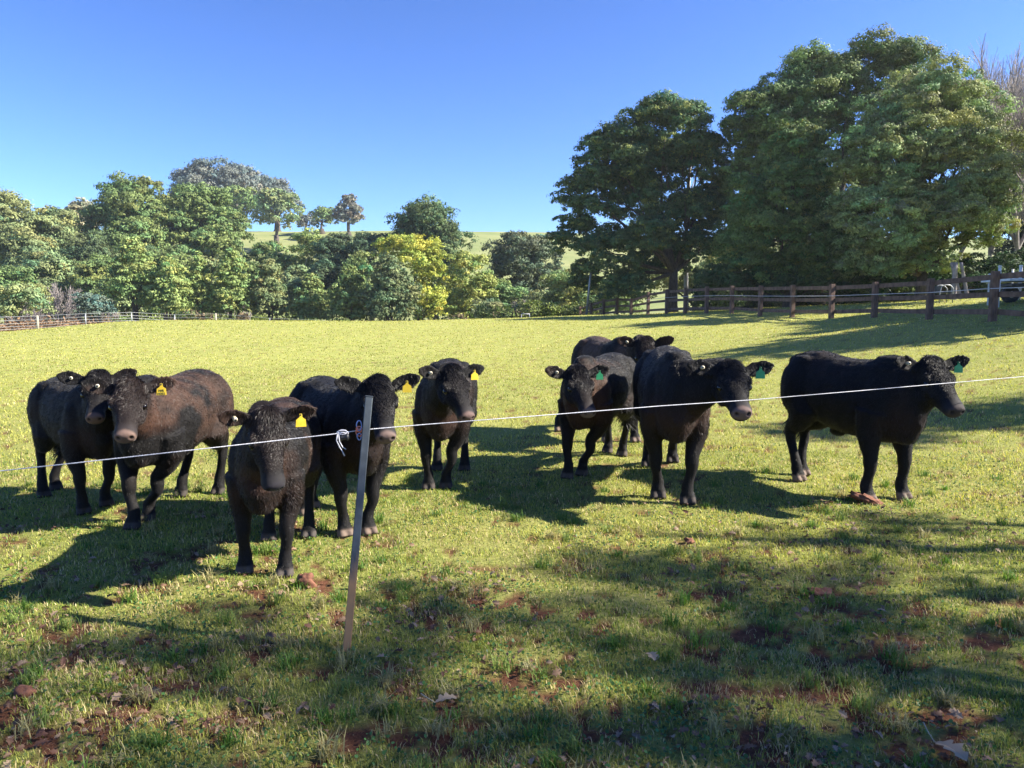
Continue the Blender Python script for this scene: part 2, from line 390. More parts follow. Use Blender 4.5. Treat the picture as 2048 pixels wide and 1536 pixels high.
# --- middle distance, left
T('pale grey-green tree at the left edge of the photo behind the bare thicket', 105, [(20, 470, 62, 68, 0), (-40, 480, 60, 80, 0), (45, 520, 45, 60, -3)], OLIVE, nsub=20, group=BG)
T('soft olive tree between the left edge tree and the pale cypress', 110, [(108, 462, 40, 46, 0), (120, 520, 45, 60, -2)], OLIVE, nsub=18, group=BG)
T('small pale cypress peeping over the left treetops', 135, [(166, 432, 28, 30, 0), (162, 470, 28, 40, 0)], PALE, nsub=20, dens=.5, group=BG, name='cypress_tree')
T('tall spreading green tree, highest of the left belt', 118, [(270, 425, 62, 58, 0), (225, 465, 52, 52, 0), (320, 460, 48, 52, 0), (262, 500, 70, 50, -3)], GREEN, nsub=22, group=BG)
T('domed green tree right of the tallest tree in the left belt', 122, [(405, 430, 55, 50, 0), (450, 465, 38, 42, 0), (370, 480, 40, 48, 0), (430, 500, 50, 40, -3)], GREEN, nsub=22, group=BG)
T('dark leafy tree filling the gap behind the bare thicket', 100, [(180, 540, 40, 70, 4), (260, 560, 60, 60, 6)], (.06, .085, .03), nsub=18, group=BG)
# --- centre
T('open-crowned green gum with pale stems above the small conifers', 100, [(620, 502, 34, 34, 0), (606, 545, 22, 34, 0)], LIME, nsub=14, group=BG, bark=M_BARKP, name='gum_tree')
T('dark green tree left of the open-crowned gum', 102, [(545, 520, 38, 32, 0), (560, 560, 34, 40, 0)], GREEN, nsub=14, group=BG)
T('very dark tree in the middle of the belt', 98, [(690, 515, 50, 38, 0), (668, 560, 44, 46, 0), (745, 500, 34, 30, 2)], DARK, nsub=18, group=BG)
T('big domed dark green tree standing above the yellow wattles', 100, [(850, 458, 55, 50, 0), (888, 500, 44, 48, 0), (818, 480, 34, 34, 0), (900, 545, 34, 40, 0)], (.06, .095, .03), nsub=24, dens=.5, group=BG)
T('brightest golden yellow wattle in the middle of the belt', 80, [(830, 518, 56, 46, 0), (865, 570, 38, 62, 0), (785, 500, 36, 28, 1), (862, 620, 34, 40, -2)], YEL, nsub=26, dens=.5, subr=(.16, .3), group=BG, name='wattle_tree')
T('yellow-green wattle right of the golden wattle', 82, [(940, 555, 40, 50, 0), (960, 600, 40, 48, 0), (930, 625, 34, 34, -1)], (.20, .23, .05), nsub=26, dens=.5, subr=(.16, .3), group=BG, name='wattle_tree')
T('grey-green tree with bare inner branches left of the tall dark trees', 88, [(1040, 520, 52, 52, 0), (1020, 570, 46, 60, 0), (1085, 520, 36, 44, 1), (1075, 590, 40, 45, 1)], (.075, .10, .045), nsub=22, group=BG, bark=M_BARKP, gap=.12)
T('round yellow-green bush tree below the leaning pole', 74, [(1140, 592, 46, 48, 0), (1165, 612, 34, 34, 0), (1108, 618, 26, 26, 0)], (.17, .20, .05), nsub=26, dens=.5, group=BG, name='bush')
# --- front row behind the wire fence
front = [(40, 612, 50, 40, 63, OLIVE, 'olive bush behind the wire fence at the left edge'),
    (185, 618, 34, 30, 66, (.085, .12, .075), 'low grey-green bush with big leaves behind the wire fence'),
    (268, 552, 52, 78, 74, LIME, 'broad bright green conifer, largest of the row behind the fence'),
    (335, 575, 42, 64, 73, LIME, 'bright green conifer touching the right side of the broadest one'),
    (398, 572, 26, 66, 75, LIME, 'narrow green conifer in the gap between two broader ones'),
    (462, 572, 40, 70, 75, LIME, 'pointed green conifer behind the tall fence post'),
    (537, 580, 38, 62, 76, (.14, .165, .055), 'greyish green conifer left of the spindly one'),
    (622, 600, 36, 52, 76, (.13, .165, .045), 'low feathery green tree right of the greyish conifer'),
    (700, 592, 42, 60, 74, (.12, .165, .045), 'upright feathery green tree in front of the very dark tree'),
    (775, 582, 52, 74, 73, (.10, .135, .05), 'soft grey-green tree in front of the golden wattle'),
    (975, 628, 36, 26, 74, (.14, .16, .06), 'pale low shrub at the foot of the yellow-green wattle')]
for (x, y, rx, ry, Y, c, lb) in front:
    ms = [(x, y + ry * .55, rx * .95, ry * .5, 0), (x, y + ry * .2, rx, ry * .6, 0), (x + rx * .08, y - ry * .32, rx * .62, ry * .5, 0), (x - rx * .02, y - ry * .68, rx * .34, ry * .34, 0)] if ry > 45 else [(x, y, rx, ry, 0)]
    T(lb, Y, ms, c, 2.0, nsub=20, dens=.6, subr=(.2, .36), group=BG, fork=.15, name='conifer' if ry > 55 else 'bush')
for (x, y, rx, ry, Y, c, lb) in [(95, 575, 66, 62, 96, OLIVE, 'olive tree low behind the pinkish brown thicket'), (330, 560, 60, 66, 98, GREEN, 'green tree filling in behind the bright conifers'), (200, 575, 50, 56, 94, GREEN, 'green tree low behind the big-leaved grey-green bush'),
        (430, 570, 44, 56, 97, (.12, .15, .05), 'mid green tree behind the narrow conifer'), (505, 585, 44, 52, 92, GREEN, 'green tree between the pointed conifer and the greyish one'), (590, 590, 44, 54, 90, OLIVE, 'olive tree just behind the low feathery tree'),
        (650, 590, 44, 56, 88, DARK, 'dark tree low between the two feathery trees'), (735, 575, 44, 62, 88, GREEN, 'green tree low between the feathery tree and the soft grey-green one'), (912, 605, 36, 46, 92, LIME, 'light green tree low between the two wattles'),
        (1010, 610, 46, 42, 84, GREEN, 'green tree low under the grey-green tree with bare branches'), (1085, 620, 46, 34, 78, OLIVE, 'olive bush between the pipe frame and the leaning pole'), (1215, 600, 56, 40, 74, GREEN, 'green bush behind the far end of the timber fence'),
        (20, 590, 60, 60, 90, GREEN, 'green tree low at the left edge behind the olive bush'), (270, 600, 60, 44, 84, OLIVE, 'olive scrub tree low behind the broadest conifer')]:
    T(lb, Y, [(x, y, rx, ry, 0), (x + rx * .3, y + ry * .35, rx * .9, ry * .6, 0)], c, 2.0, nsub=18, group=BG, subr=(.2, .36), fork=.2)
# bare thickets
for (px, py, Y, h, sd, lb) in [(115, 640, 80, 9.5, 3, 'pinkish brown leafless thicket at the left of the belt'), (160, 640, 84, 8.5, 4, 'leafless twiggy tree right of the pinkish thicket'),
        (235, 640, 90, 8.0, 5, 'grey leafless tree behind the broad bright conifer'), (470, 620, 110, 10, 6, 'grey leafless tree below the domed green tree'),
        (520, 650, 70, 3.2, 8, 'low leafless shrub behind the wire fence'), (1078, 600, 95, 12, 9, 'dead grey snag poking above the grey-green tree'),
        (1060, 640, 80, 7, 10, 'bare branching tree inside the grey-green tree'), (75, 640, 78, 8, 12, 'leafless brown tree nearest the left edge')]:
    p = at(px, py, Y); bare_tree('bare_tree', lb, (p.x, p.y, gz(p.x, p.y)), h, 1.0, sd, .10, levels=5, twig=.022, group='leafless trees in the belt')
# --- tall trees on the right
BIG = 'tall dark evergreens behind the timber fence'
Y1 = 52
T('tall dark evergreen with a split trunk, left one of the big trees', Y1, [(1330, 275, 88, 68, 0), (1232, 330, 68, 62, 0), (1395, 330, 52, 60, 1), (1180, 405, 62, 62, 0), (1290, 410, 78, 58, 2), (1385, 440, 58, 55, 1),
    (1150, 480, 46, 52, 0), (1225, 520, 58, 60, -1), (1300, 480, 50, 42, -2), (1250, 580, 52, 38, -1), (1400, 500, 40, 38, 0), (1290, 340, 80, 60, 2), (1330, 520, 60, 50, 3), (1170, 560, 30, 40, 2), (1430, 410, 34, 60, 3)], (.066, .094, .042), 1.7, nsub=26, dens=.8, trunk_xy=(at(1345, 600, Y1).x, Y1), trunk_r=.34, nl=60, gap=.06,
    group=BIG, tips=((.24, .27, .07), .10), fork=.25, subr=(.2, .36), name='evergreen_tree')
Y2 = 50
T('tallest dark evergreen rising behind the others', Y2, [(1745, 190, 110, 92, 0), (1640, 200, 105, 88, 0), (1545, 250, 88, 72, 0), (1520, 320, 70, 62, 1), (1640, 300, 100, 80, 2), (1560, 400, 80, 60, 2), (1480, 480, 50, 60, 1), (1690, 400, 80, 70, 3), (1470, 400, 40, 70, 3)], (.115, .14, .052), 1.7, nsub=28, dens=.8,
    trunk_r=.38, trunk_xy=(at(1640, 600, Y2).x, Y2), nl=50, gap=.10, group=BIG, subr=(.18, .34), fork=.3, name='evergreen_tree', tips=((.15, .17, .08), .05))
Y3 = 43
T('pointed leafy evergreen standing in front of the tallest tree', Y3, [(1590, 310, 58, 60, 0), (1570, 400, 92, 84, 0), (1560, 500, 112, 76, 0), (1650, 480, 70, 76, 0), (1500, 540, 60, 46, 0), (1620, 545, 80, 36, 0)], (.095, .125, .040), 1.75, nsub=30, dens=.85,
    trunk_r=.26, nl=20, group=BIG, subr=(.18, .32), fork=.15, tips=((.24, .25, .06), .05), name='evergreen_tree')
Y4 = 40
T('broad pale-tipped evergreen, rightmost and widest of the big trees', Y4, [(1850, 250, 118, 100, 1), (1920, 230, 66, 76, 2), (1770, 330, 100, 90, 0), (1900, 360, 118, 96, 0), (1770, 460, 110, 84, -.5), (1910, 440, 105, 76, -.5), (1740, 530, 70, 46, 0), (1850, 520, 70, 50, 0), (1955, 470, 40, 60, 1)], (.20, .215, .085), 1.7, nsub=34, dens=.85,
    trunk_r=.3, nl=24, group=BIG, subr=(.16, .30), fork=.15, tips=((.22, .23, .12), .10), name='evergreen_tree')
T('sunlit lime shrub seen through the gap beside the split trunk', 62, [(1400, 570, 46, 34, 0), (1330, 560, 36, 40, 0), (1440, 545, 34, 34, 2)], (.20, .23, .06), 2.0, nsub=16, group='sunlit shrubs behind the big trees', name='bush')
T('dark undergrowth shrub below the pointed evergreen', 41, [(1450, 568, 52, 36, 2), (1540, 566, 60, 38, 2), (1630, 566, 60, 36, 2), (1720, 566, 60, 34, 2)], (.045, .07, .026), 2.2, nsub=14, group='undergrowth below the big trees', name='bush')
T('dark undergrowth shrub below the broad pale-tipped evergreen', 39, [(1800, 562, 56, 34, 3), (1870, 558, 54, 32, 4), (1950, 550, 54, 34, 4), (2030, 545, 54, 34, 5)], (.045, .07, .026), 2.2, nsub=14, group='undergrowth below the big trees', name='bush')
T('dim blue-grey evergreen at the right edge behind the bare tree', 56, [(2040, 420, 58, 80, 0), (2050, 510, 50, 60, 0), (2100, 400, 60, 90, 0)], (.05, .06, .045), 2.0, nsub=20, group=BIG, gap=.15, name='evergreen_tree')
for (px, Y, h, sd, sp_, lb) in [(2030, 50, 17.5, 21, .62, 'tall leafless tree with upright twigs at the right edge'), (1895, 60, 22.5, 22, .5, 'leafless treetop rising behind the broad pale-tipped evergreen'),
        (1950, 60, 20.5, 23, .5, 'smaller leafless treetop between two taller leafless ones'), (2075, 42, 13, 24, .8, 'grey leafless tree just cut by the right edge')]:
    p = at(px, 600, Y); bare_tree('bare_tree', lb, (p.x, p.y, gz(p.x, p.y)), h, sp_, sd, .2, levels=6, twig=.008, group='leafless trees behind the big evergreens')
def trunk_only(name, label, px, y0, y1, Y, r, mt, lean=0, n=3, **k):
    a = at(px, y1, Y); b_ = at(px + lean, y0, Y); zb = gz(a.x, a.y); root = empty(name, (a.x, a.y, zb)); o = Vector((a.x, a.y, zb)); mb = MB()
    a = Vector((a.x, a.y, zb - .2)); limb(mb, a - o, b_ - o, r, r * .7, .04, 6, 10); mb.build('trunk', mt, root)
    lm = MB()
    for i in range(n):
        t = random.uniform(.5, .95); s = a.lerp(b_, t) - o
        limb(lm, s, s + Vector((random.uniform(-1, 1), random.uniform(-.5, .5), random.uniform(.8, 1.6))) * r * 9, r * .35, r * .1, .2, 4, 6)
    if n: lm.build('branches', mt, root)
    return tag(root, label, **k)
trunk_only('gum_tree', 'smooth white gum stem beside the split dark trunk', 1374, 300, 600, 56, .17, M_BARKP, 8, 4, cat='tree')
for (px, ln, lb) in [(1907, 4, 'mottled pale stem nearest the curled pipe chair'), (1925, -22, 'grey stem leaning between two pale stems'), (1938, -16, 'outer leaning grey stem under the broad evergreen')]:
    trunk_only('slender_tree', lb, px, 525, 592, 34, .13 if ln > 0 else .09, M_TWIG, ln, 0, cat='tree', group='stems under the broad evergreen')
# --- trees beside and behind the photographer (right, out of frame) whose shade falls on the foreground
SH = 'shade trees to the right of the photographer'; rng = np.random.default_rng(50); random.seed(50)
def S(label, cx, cy, h0, h1, rr_, sd, gap=.25, nsub=16, n=5, leaf=.10, dens=.5, subr=(.22, .40)):
    rs = random.Random(sd); ms = []
    for i in range(n):
        a = rs.uniform(0, 6.28); d = rs.uniform(.25, .75) * rr_; z = rs.uniform(h0, h1)
        ms.append(((cx + math.cos(a) * d, cy + math.sin(a) * d, z), (rr_ * .45, rr_ * .45, (h1 - h0) * .28)))
    tree('oak_tree', label, ms, leaf, (.05, .08, .025), nsub=nsub, dens=dens, trunk_r=.22, trunk_xy=(cx, cy), cat='tree', group=SH, gap=gap, subr=subr, nl=20, fork=.4)
OK_ = dict(dens=.42, leaf=.07, subr=(.13, .27))
S('broad oak right of the photographer shading the foreground', 7.6, 1.7, 3.2, 6.6, 3.0, 1, .82, 4, 7, **OK_)
S('second oak right of the photographer nearer the paddock', 10.2, 4.4, 3.8, 6.8, 2.0, 2, .6, 6, 6, **OK_)
S('fourth oak right of the photographer, taller than the broad one', 13.2, 1.3, 7.0, 11.8, 2.9, 4, .79, 5, 10, **OK_)
S('fifth oak right of the photographer, tallest and farthest of them', 17.3, 1.0, 10.5, 15.0, 2.9, 8, .38, 8, 16, **OK_)
S('evergreen off to the right just beyond the fence', 23.0, 20.0, 1.2, 11.0, 3.8, 9, .1, 16, 14, leaf=.22)
S('rounded tree off to the right of the paddock', 20.5, 9.6, 8.0, 11.0, 2.2, 5, .3, 12, 5, leaf=.13)
S('big evergreen off to the right beyond the fence', 27.5, 25.0, 1.8, 13.0, 5.0, 6, .1, 16, 8, leaf=.22)
S('second big evergreen off to the right beyond the fence', 31, 33.0, 2.0, 14.0, 5.0, 7, .1, 16, 8, leaf=.22)

# ------------------------------------------------------------------ timber rail fence
M_TIMB = noisy('brown_timber', (.075, .045, .034), (.17, .105, .078), 5, .85, bump=.3, stretch=(6, 1, 1))
M_ROPE = noisy('white_rope', (.40, .40, .44), (.62, .62, .66), 90, .6, bump=.5, dist=.002)
fp = [(2112, 638, 533, 17), (1985, 640, 546, 19.4), (1858, 640, 560, 23), (1748, 638, 567, 26), (1662, 638, 571, 28.5), (1584, 634, 572, 31.5), (1520, 634, 573, 34), (1463, 628, 574, 36.5), (1413, 625, 575, 39),
      (1370, 625, 577, 41.5), (1333, 626, 580, 44), (1296, 627, 586, 46.5), (1262, 628, 598, 49), (1234, 630, 605, 51.5), (1207, 632, 612, 54), (1182, 634, 620, 56.5), (1160, 640, 630, 59)]
fpos = []
fence = None
for i, (px, yb, yt, Y) in enumerate(fp):
    b_ = at(px, yb, Y); t_ = at(px, yt, Y); zg = gz(b_.x, Y); top = max(t_.z, zg + .95) if Y < 50 else zg + 1.15
    fpos.append((Vector((b_.x, Y, zg)), top))
fence = empty('timber_fence', fpos[0][0]); tag(fence, 'long brown three-rail timber fence running along the right of the paddock', 'fence'); FO = fpos[0][0]
for i, (g, top) in enumerate(fpos):
    d = (fpos[min(i + 1, len(fpos) - 1)][0] - fpos[max(i - 1, 0)][0]); rz = math.atan2(d.y, d.x)
    M3 = Matrix.Rotation(rz, 3, 'Z') @ Matrix.Rotation(R(random.uniform(-1.5, 1.5)), 3, 'Y')
    mb = MB(); hh = top - g.z + .35 + .05
    mb.box(Vector((g.x, g.y, g.z - .35 + hh / 2)) - FO, (.15, .17, hh), M3, .012); mb.build('post', M_TIMB, fence, False)
side = Vector((-1, 0, 0))
for i in range(len(fpos) - 1):
    (a, ta), (b_, tb) = fpos[i], fpos[i + 1]; d = b_ - a; L_ = math.hypot(d.x, d.y); rz = math.atan2(d.y, d.x)
    nrm = Vector((-math.sin(rz), math.cos(rz), 0)); nrm = nrm if nrm.x < 0 else -nrm
    for k, fr in enumerate((.93, .56, .2)):
        za = a.z + (ta - a.z) * fr; zb_ = b_.z + (tb - b_.z) * fr; pit = math.atan2(zb_ - za, L_)
        M3 = Matrix.Rotation(rz, 3, 'Z') @ Matrix.Rotation(-pit, 3, 'Y'); mb = MB()
        mid = Vector(((a.x + b_.x) / 2, (a.y + b_.y) / 2, (za + zb_) / 2)) + nrm * -.105
        mb.box(mid - FO, (L_ - .02 + (0 if k else .0), .035, .14), M3, .006); mb.build('rail', M_TIMB, fence, False)
mb = MB(); mb.tube([Vector((g.x, g.y, g.z + (t - g.z) * .68)) + Vector((-.11, -.02, 0)) - FO for g, t in fpos[:12]], .011, 5); mb.build('electric_wire', M_ROPE, fence)

# ------------------------------------------------------------------ far wire fence
M_GALV = noisy('galvanised', (.22, .23, .24), (.34, .35, .36), 12, .5, .6, bump=.1)
M_WPOST = noisy('pale_timber', (.25, .23, .18), (.38, .35, .28), 9, .8, bump=.2)
M_WIRE = mat('fence_wire', (.42, .44, .46), .5, .5)
wp = [(-60, 670, 638, 44), (76, 664, 632, 50.5), (172, 655, 628, 55), (264, 651, 627, 58), (350, 652, 629, 60.5), (432, 653, 627, 61), (540, 657, 636, 62), (648, 661, 640, 62), (700, 662, 645, 62)]
wf = empty('wire_fence', (at(76, 664, 50.5).x, 50.5, 0)); tag(wf, 'long wire paddock fence with thin posts in front of the left tree belt', 'fence'); WO = Vector(wf.location)
wpos = []
for i, (px, yb, yt, Y) in enumerate(wp):
    x = at(px, yb, Y).x; zg = gz(x, Y); zt = max(at(px, yt, Y).z, zg + .9); wpos.append((x, Y, zg, zt)); mb = MB()
    fat = px in (76, 432)
    if fat: mb.tube([Vector((x, Y, zg - .3)) - WO, Vector((x, Y, zt)) - WO, Vector((x, Y, zt + .02)) - WO], [.085, .08, .05], 10)
    else: mb.tube([Vector((x, Y, zg - .3)) - WO, Vector((x, Y, zt)) - WO], .045, 6)
    mb.build('post', M_WPOST if fat else M_GALV, wf)
for k, fr in enumerate((.98, .72, .5, .3, .12)):
    mb = MB(); mb.tube([Vector((x, Y, zg + (zt - zg) * fr)) - WO for x, Y, zg, zt in wpos], .014 if k == 1 else .009, 4)
    mb.build('top_rope' if k == 1 else 'wire', M_GALV if k == 1 else M_WIRE, wf)
# low white rails in the dip, pale end posts
def rail_piece(name, label, x0, x1, ytop, ybot, Y, mid=False):
    a = at(x0, ybot, Y); b_ = at(x1, ybot, Y); zt = at(x0, ytop, Y).z; root = empty(name, (a.x, Y, gz(a.x, Y))); O = Vector(root.location)
    for p in (a, b_):
        m = MB(); m.box(Vector((p.x, Y, (zt + gz(p.x, Y) - .3) / 2)) - O, (.11, .11, zt - gz(p.x, Y) + .3), None, .01); m.build('post', M_WPOST, root, False)
    m = MB(); m.box(Vector(((a.x + b_.x) / 2, Y - .075, zt - .06)) - O, (b_.x - a.x + .1, .04, .11), None, .005); m.build('rail', M_WPOST, root, False)
    return tag(root, label, 'rail')
rail_piece('white_rail', 'short low white rail between two posts at the dip of the paddock edge', 750, 793, 653, 664, 61)
rail_piece('white_rail', 'low pale rail ending at a small post left of the golden wattle foot', 824, 852, 654, 664, 61)
rail_piece('white_rail', 'pale rail with a taller left post below the yellow-green wattle', 898, 960, 641, 659, 59)
m = MB(); a = at(1043, 643, 57); b_ = at(1059, 643, 57); zt = at(1043, 628, 57).z; O = Vector((a.x, 57, gz(a.x, 57))); root = empty('goal_frame', O)
for p in (a, b_):
    m = MB(); m.tube([Vector((p.x, 57, gz(p.x, 57) - .1)) - O, Vector((p.x, 57, zt)) - O], .028, 8); m.build('upright', M_ROPE, root)
m = MB(); m.tube([Vector((a.x - .028, 57, zt)) - O, Vector((b_.x + .028, 57, zt)) - O], .028, 8, up=(0, 1, 0)); m.build('crossbar', M_ROPE, root)
tag(root, 'small white pipe frame like a goal at the far edge of the paddock', 'frame')
# leaning pole
a = at(1172, 634, 52); b_ = at(1185, 515, 52); zb = gz(a.x, 52); root = empty('pole', (a.x, 52, zb)); O = Vector(root.location); m = MB()
m.tube([Vector((a.x, 52, zb - .3)) - O, (a.lerp(b_, .5)) - O, b_ - O], [.085, .075, .06], 10); m.build('shaft', M_GALV, root)
m = MB(); m.tube([b_ - O - Vector((0, 0, .02)), b_ - O + Vector((0, 0, .1))], [.08, .07], 10); m.build('cap', M_GALV, root)
tag(root, 'thin grey pole leaning slightly right of the round yellow-green bush', 'pole')

# white posts and flat trailer at the right edge
M_WHITE = noisy('white_paint', (.62, .62, .62), (.8, .8, .8), 4, .5, bump=.1)
M_DARKM = noisy('dark_metal', (.03, .03, .035), (.07, .07, .075), 6, .5, bump=.1)
for (px, yt, Y, r_, lb) in [(1996, 533, 25, .045, 'white pipe post right behind the tall fence post'), (1976, 549, 27, .03, 'shortest white pipe post left of the others'), (2022, 540, 31, .04, 'slim white pipe post between two thicker ones'),
        (2038, 532, 28, .055, 'thick white pipe post at the right edge'), ]:
    p = at(px, 600, Y); zb = gz(p.x, Y); root = empty('pipe_post', (p.x, Y, zb)); t = at(px, yt, Y).z - zb; m = MB()
    m.tube([(0, 0, -.3), (0, 0, t)], r_, 12); m.build('pipe', M_WHITE, root); m = MB(); m.tube([(0, 0, t - .02), (0, 0, t + .03)], [r_ * 1.2, r_ * 1.1], 12); m.build('cap', M_WHITE, root)
    tag(root, lb, 'post', 'white pipe posts beyond the timber fence')
p = at(2040, 600, 26.5); zb = gz(p.x, 26.5); root = empty('flat_trailer', (p.x + .6, 26.5, zb)); d0 = at(2040, 561, 26.5).z - zb
m = MB(); m.box((0, 0, d0), (3.0, 1.6, .09), None, .01); m.build('deck', M_WHITE, root, False)
m = MB(); m.box((0, 0, d0 - .16), (2.6, 1.2, .1), None, .01); m.build('chassis', M_DARKM, root, False)
for sx in (-.5, .35):
    for sy in (-.7, .7):
        wr = MB(); wr.tube([(sx, sy - .09, .3), (sx, sy - .07, .3), (sx, sy + .07, .3), (sx, sy + .09, .3)], [.24, .3, .3, .24], 18, up=(0, 0, 1)); wo = wr.build('wheel', M_DARKM, root)
        hb = MB(); hb.tube([(sx, sy - .1, .3), (sx, sy + .1, .3)], .12, 12, up=(0, 0, 1)); hb.build('rim', M_WHITE, wo)
tag(root, 'white flat-decked trailer beyond the timber fence at the right edge', 'trailer')
# curled pipe seat behind the fence
p = at(1886, 590, 31); zb = gz(p.x, 31); root = empty('pipe_chair', (p.x, 31, zb)); 
for sy in (-.22, .22):
    m = MB(); m.tube([(-.25, sy, 0), (-.25, sy, .42), (-.2, sy, .66), (-.05, sy, .74), (.15, sy, .72), (.27, sy, .6), (.27, sy, 0)], .022, 8, up=(0, 1, 0)); m.build('frame', M_GALV, root)
m = MB(); m.box((0, 0, .42), (.48, .44, .04), None, .008); m.build('seat', M_DARKM, root, False)
m = MB(); m.box((-.25, 0, .58), (.03, .44, .22), None, .008); m.build('backrest', M_DARKM, root, False)
tag(root, 'small pipe chair with curled pale arms under the broad evergreen', 'chair')
# brown bracken heap by the left fence
pts = []
for k in range(60):
    px = rng.uniform(-10, 205); Y = 51.5 + px * .035 + rng.uniform(0, 3); x = at(px, 650, Y).x
    pts.append((x, Y, gz(x, Y) + rng.uniform(0, .55)))
PT = []; 
for p_ in pts: PT.append(np.array(p_) + rng.normal(size=(260, 3)) * np.array([.9, .6, .25]))
PT = np.concatenate(PT); PT[:, 2] = np.maximum(PT[:, 2], terr(PT[:, 0], PT[:, 1]))
cc = np.array([.20, .125, .07]) * rng.uniform(.5, 1.4, (len(PT), 1))
tag(link('bracken', leaves_mesh('bracken', PT, rand_dirs(len(PT)), .13, cc, 2.6), M_LEAF), 'heap of dead red-brown bracken along the foot of the wire fence at left', 'bracken', kind='stuff')
# scrubby undergrowth along the belt
PT = []; CC = []
for k in range(900):
    px = rng.uniform(-80, 1190); Y = 66 + rng.uniform(-3, 12) if px < 900 else rng.uniform(60, 70); x = at(px, 650, Y).x
    Y += rng.uniform(0, 14) if px < 1000 else 0; x = at(px, 650, Y).x; c = np.array([x, Y, gz(x, Y) + rng.uniform(.2, 1.5) + max(0, Y - 68) * rng.uniform(0, .22)]); s = rng.uniform(.45, 1.1)
    PT.append(c + rand_dirs(170) * rng.uniform(.5, 1, (170, 1)) * np.array([1.2, 1, .9]) * s)
    b0 = np.array([OLIVE, GREEN, DARK, (.16, .12, .07), LIME][rng.integers(5)]); CC.append(b0 * rng.uniform(.6, 1.3, (170, 1)))
tag(link('undergrowth', leaves_mesh('undergrowth', np.concatenate(PT), rand_dirs(900 * 170), .17, np.concatenate(CC), 1.8), M_LEAF), 'mixed scrub filling the foot of the tree belt', 'undergrowth', kind='stuff')

PT = []; CC = []
for k in range(520):
    Y = rng.uniform(49, 59); x = at(rng.uniform(1400, 2120), 600, Y).x; c = np.array([x, Y, gz(x, Y) + rng.uniform(.1, 1.9)]); s = rng.uniform(.45, .9)
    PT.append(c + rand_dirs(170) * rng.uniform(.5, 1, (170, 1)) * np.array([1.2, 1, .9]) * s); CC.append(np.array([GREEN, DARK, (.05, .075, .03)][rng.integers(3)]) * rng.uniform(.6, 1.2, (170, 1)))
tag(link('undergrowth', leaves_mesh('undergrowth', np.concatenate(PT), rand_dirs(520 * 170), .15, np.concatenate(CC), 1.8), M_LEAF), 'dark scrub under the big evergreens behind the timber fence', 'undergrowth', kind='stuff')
# ------------------------------------------------------------------ cattle
M_COAT = mat('black_coat', rough=.75, attr=True, spec=.22)
SH_ = [M_COAT.node_tree.nodes['Principled BSDF'].inputs[k_] for k_ in ('Sheen Weight', 'Sheen Roughness')]; SH_[0].default_value = .08; SH_[1].default_value = .35
M_HAIR = mat('black_hair', rough=.5, attr=True, spec=.34)
M_EYE = mat('eye', (.006, .004, .004), .12, spec=.5)
M_TAGY = noisy('yellow_tag', (.66, .44, .02), (.76, .54, .04), 20, .45, bump=.05)
M_TAGG = noisy('green_tag', (.02, .26, .10), (.04, .34, .14), 20, .45, bump=.05)
M_BTN = mat('button_tag', (.50, .45, .33), .5)
M_INK = mat('tag_ink', (.02, .018, .015), .6)
def lerp(a, b, t): return a + (b - a) * t
def frame(a, upw, roll=0):
    a = a.normalized(); u = upw - a * upw.dot(a); u.normalize(); l = u.cross(a)      # l = the animal's left
    if roll: u, l = u * math.cos(roll) + l * math.sin(roll), l * math.cos(roll) - u * math.sin(roll)
    return a, l, u
def text_mesh(body, size, M, parent, mt, name='lettering'):
    cu = bpy.data.curves.new(name, 'FONT'); cu.body = body; cu.size = size; cu.align_x = 'CENTER'; cu.align_y = 'CENTER'; cu.extrude = .0006
    tmp = bpy.data.objects.new(name, cu); col.objects.link(tmp); dg = bpy.context.evaluated_depsgraph_get()
    me = bpy.data.meshes.new_from_object(tmp.evaluated_get(dg)); me.name = name
    bpy.data.objects.remove(tmp); me.transform(M); return link(name, me, mt, parent)
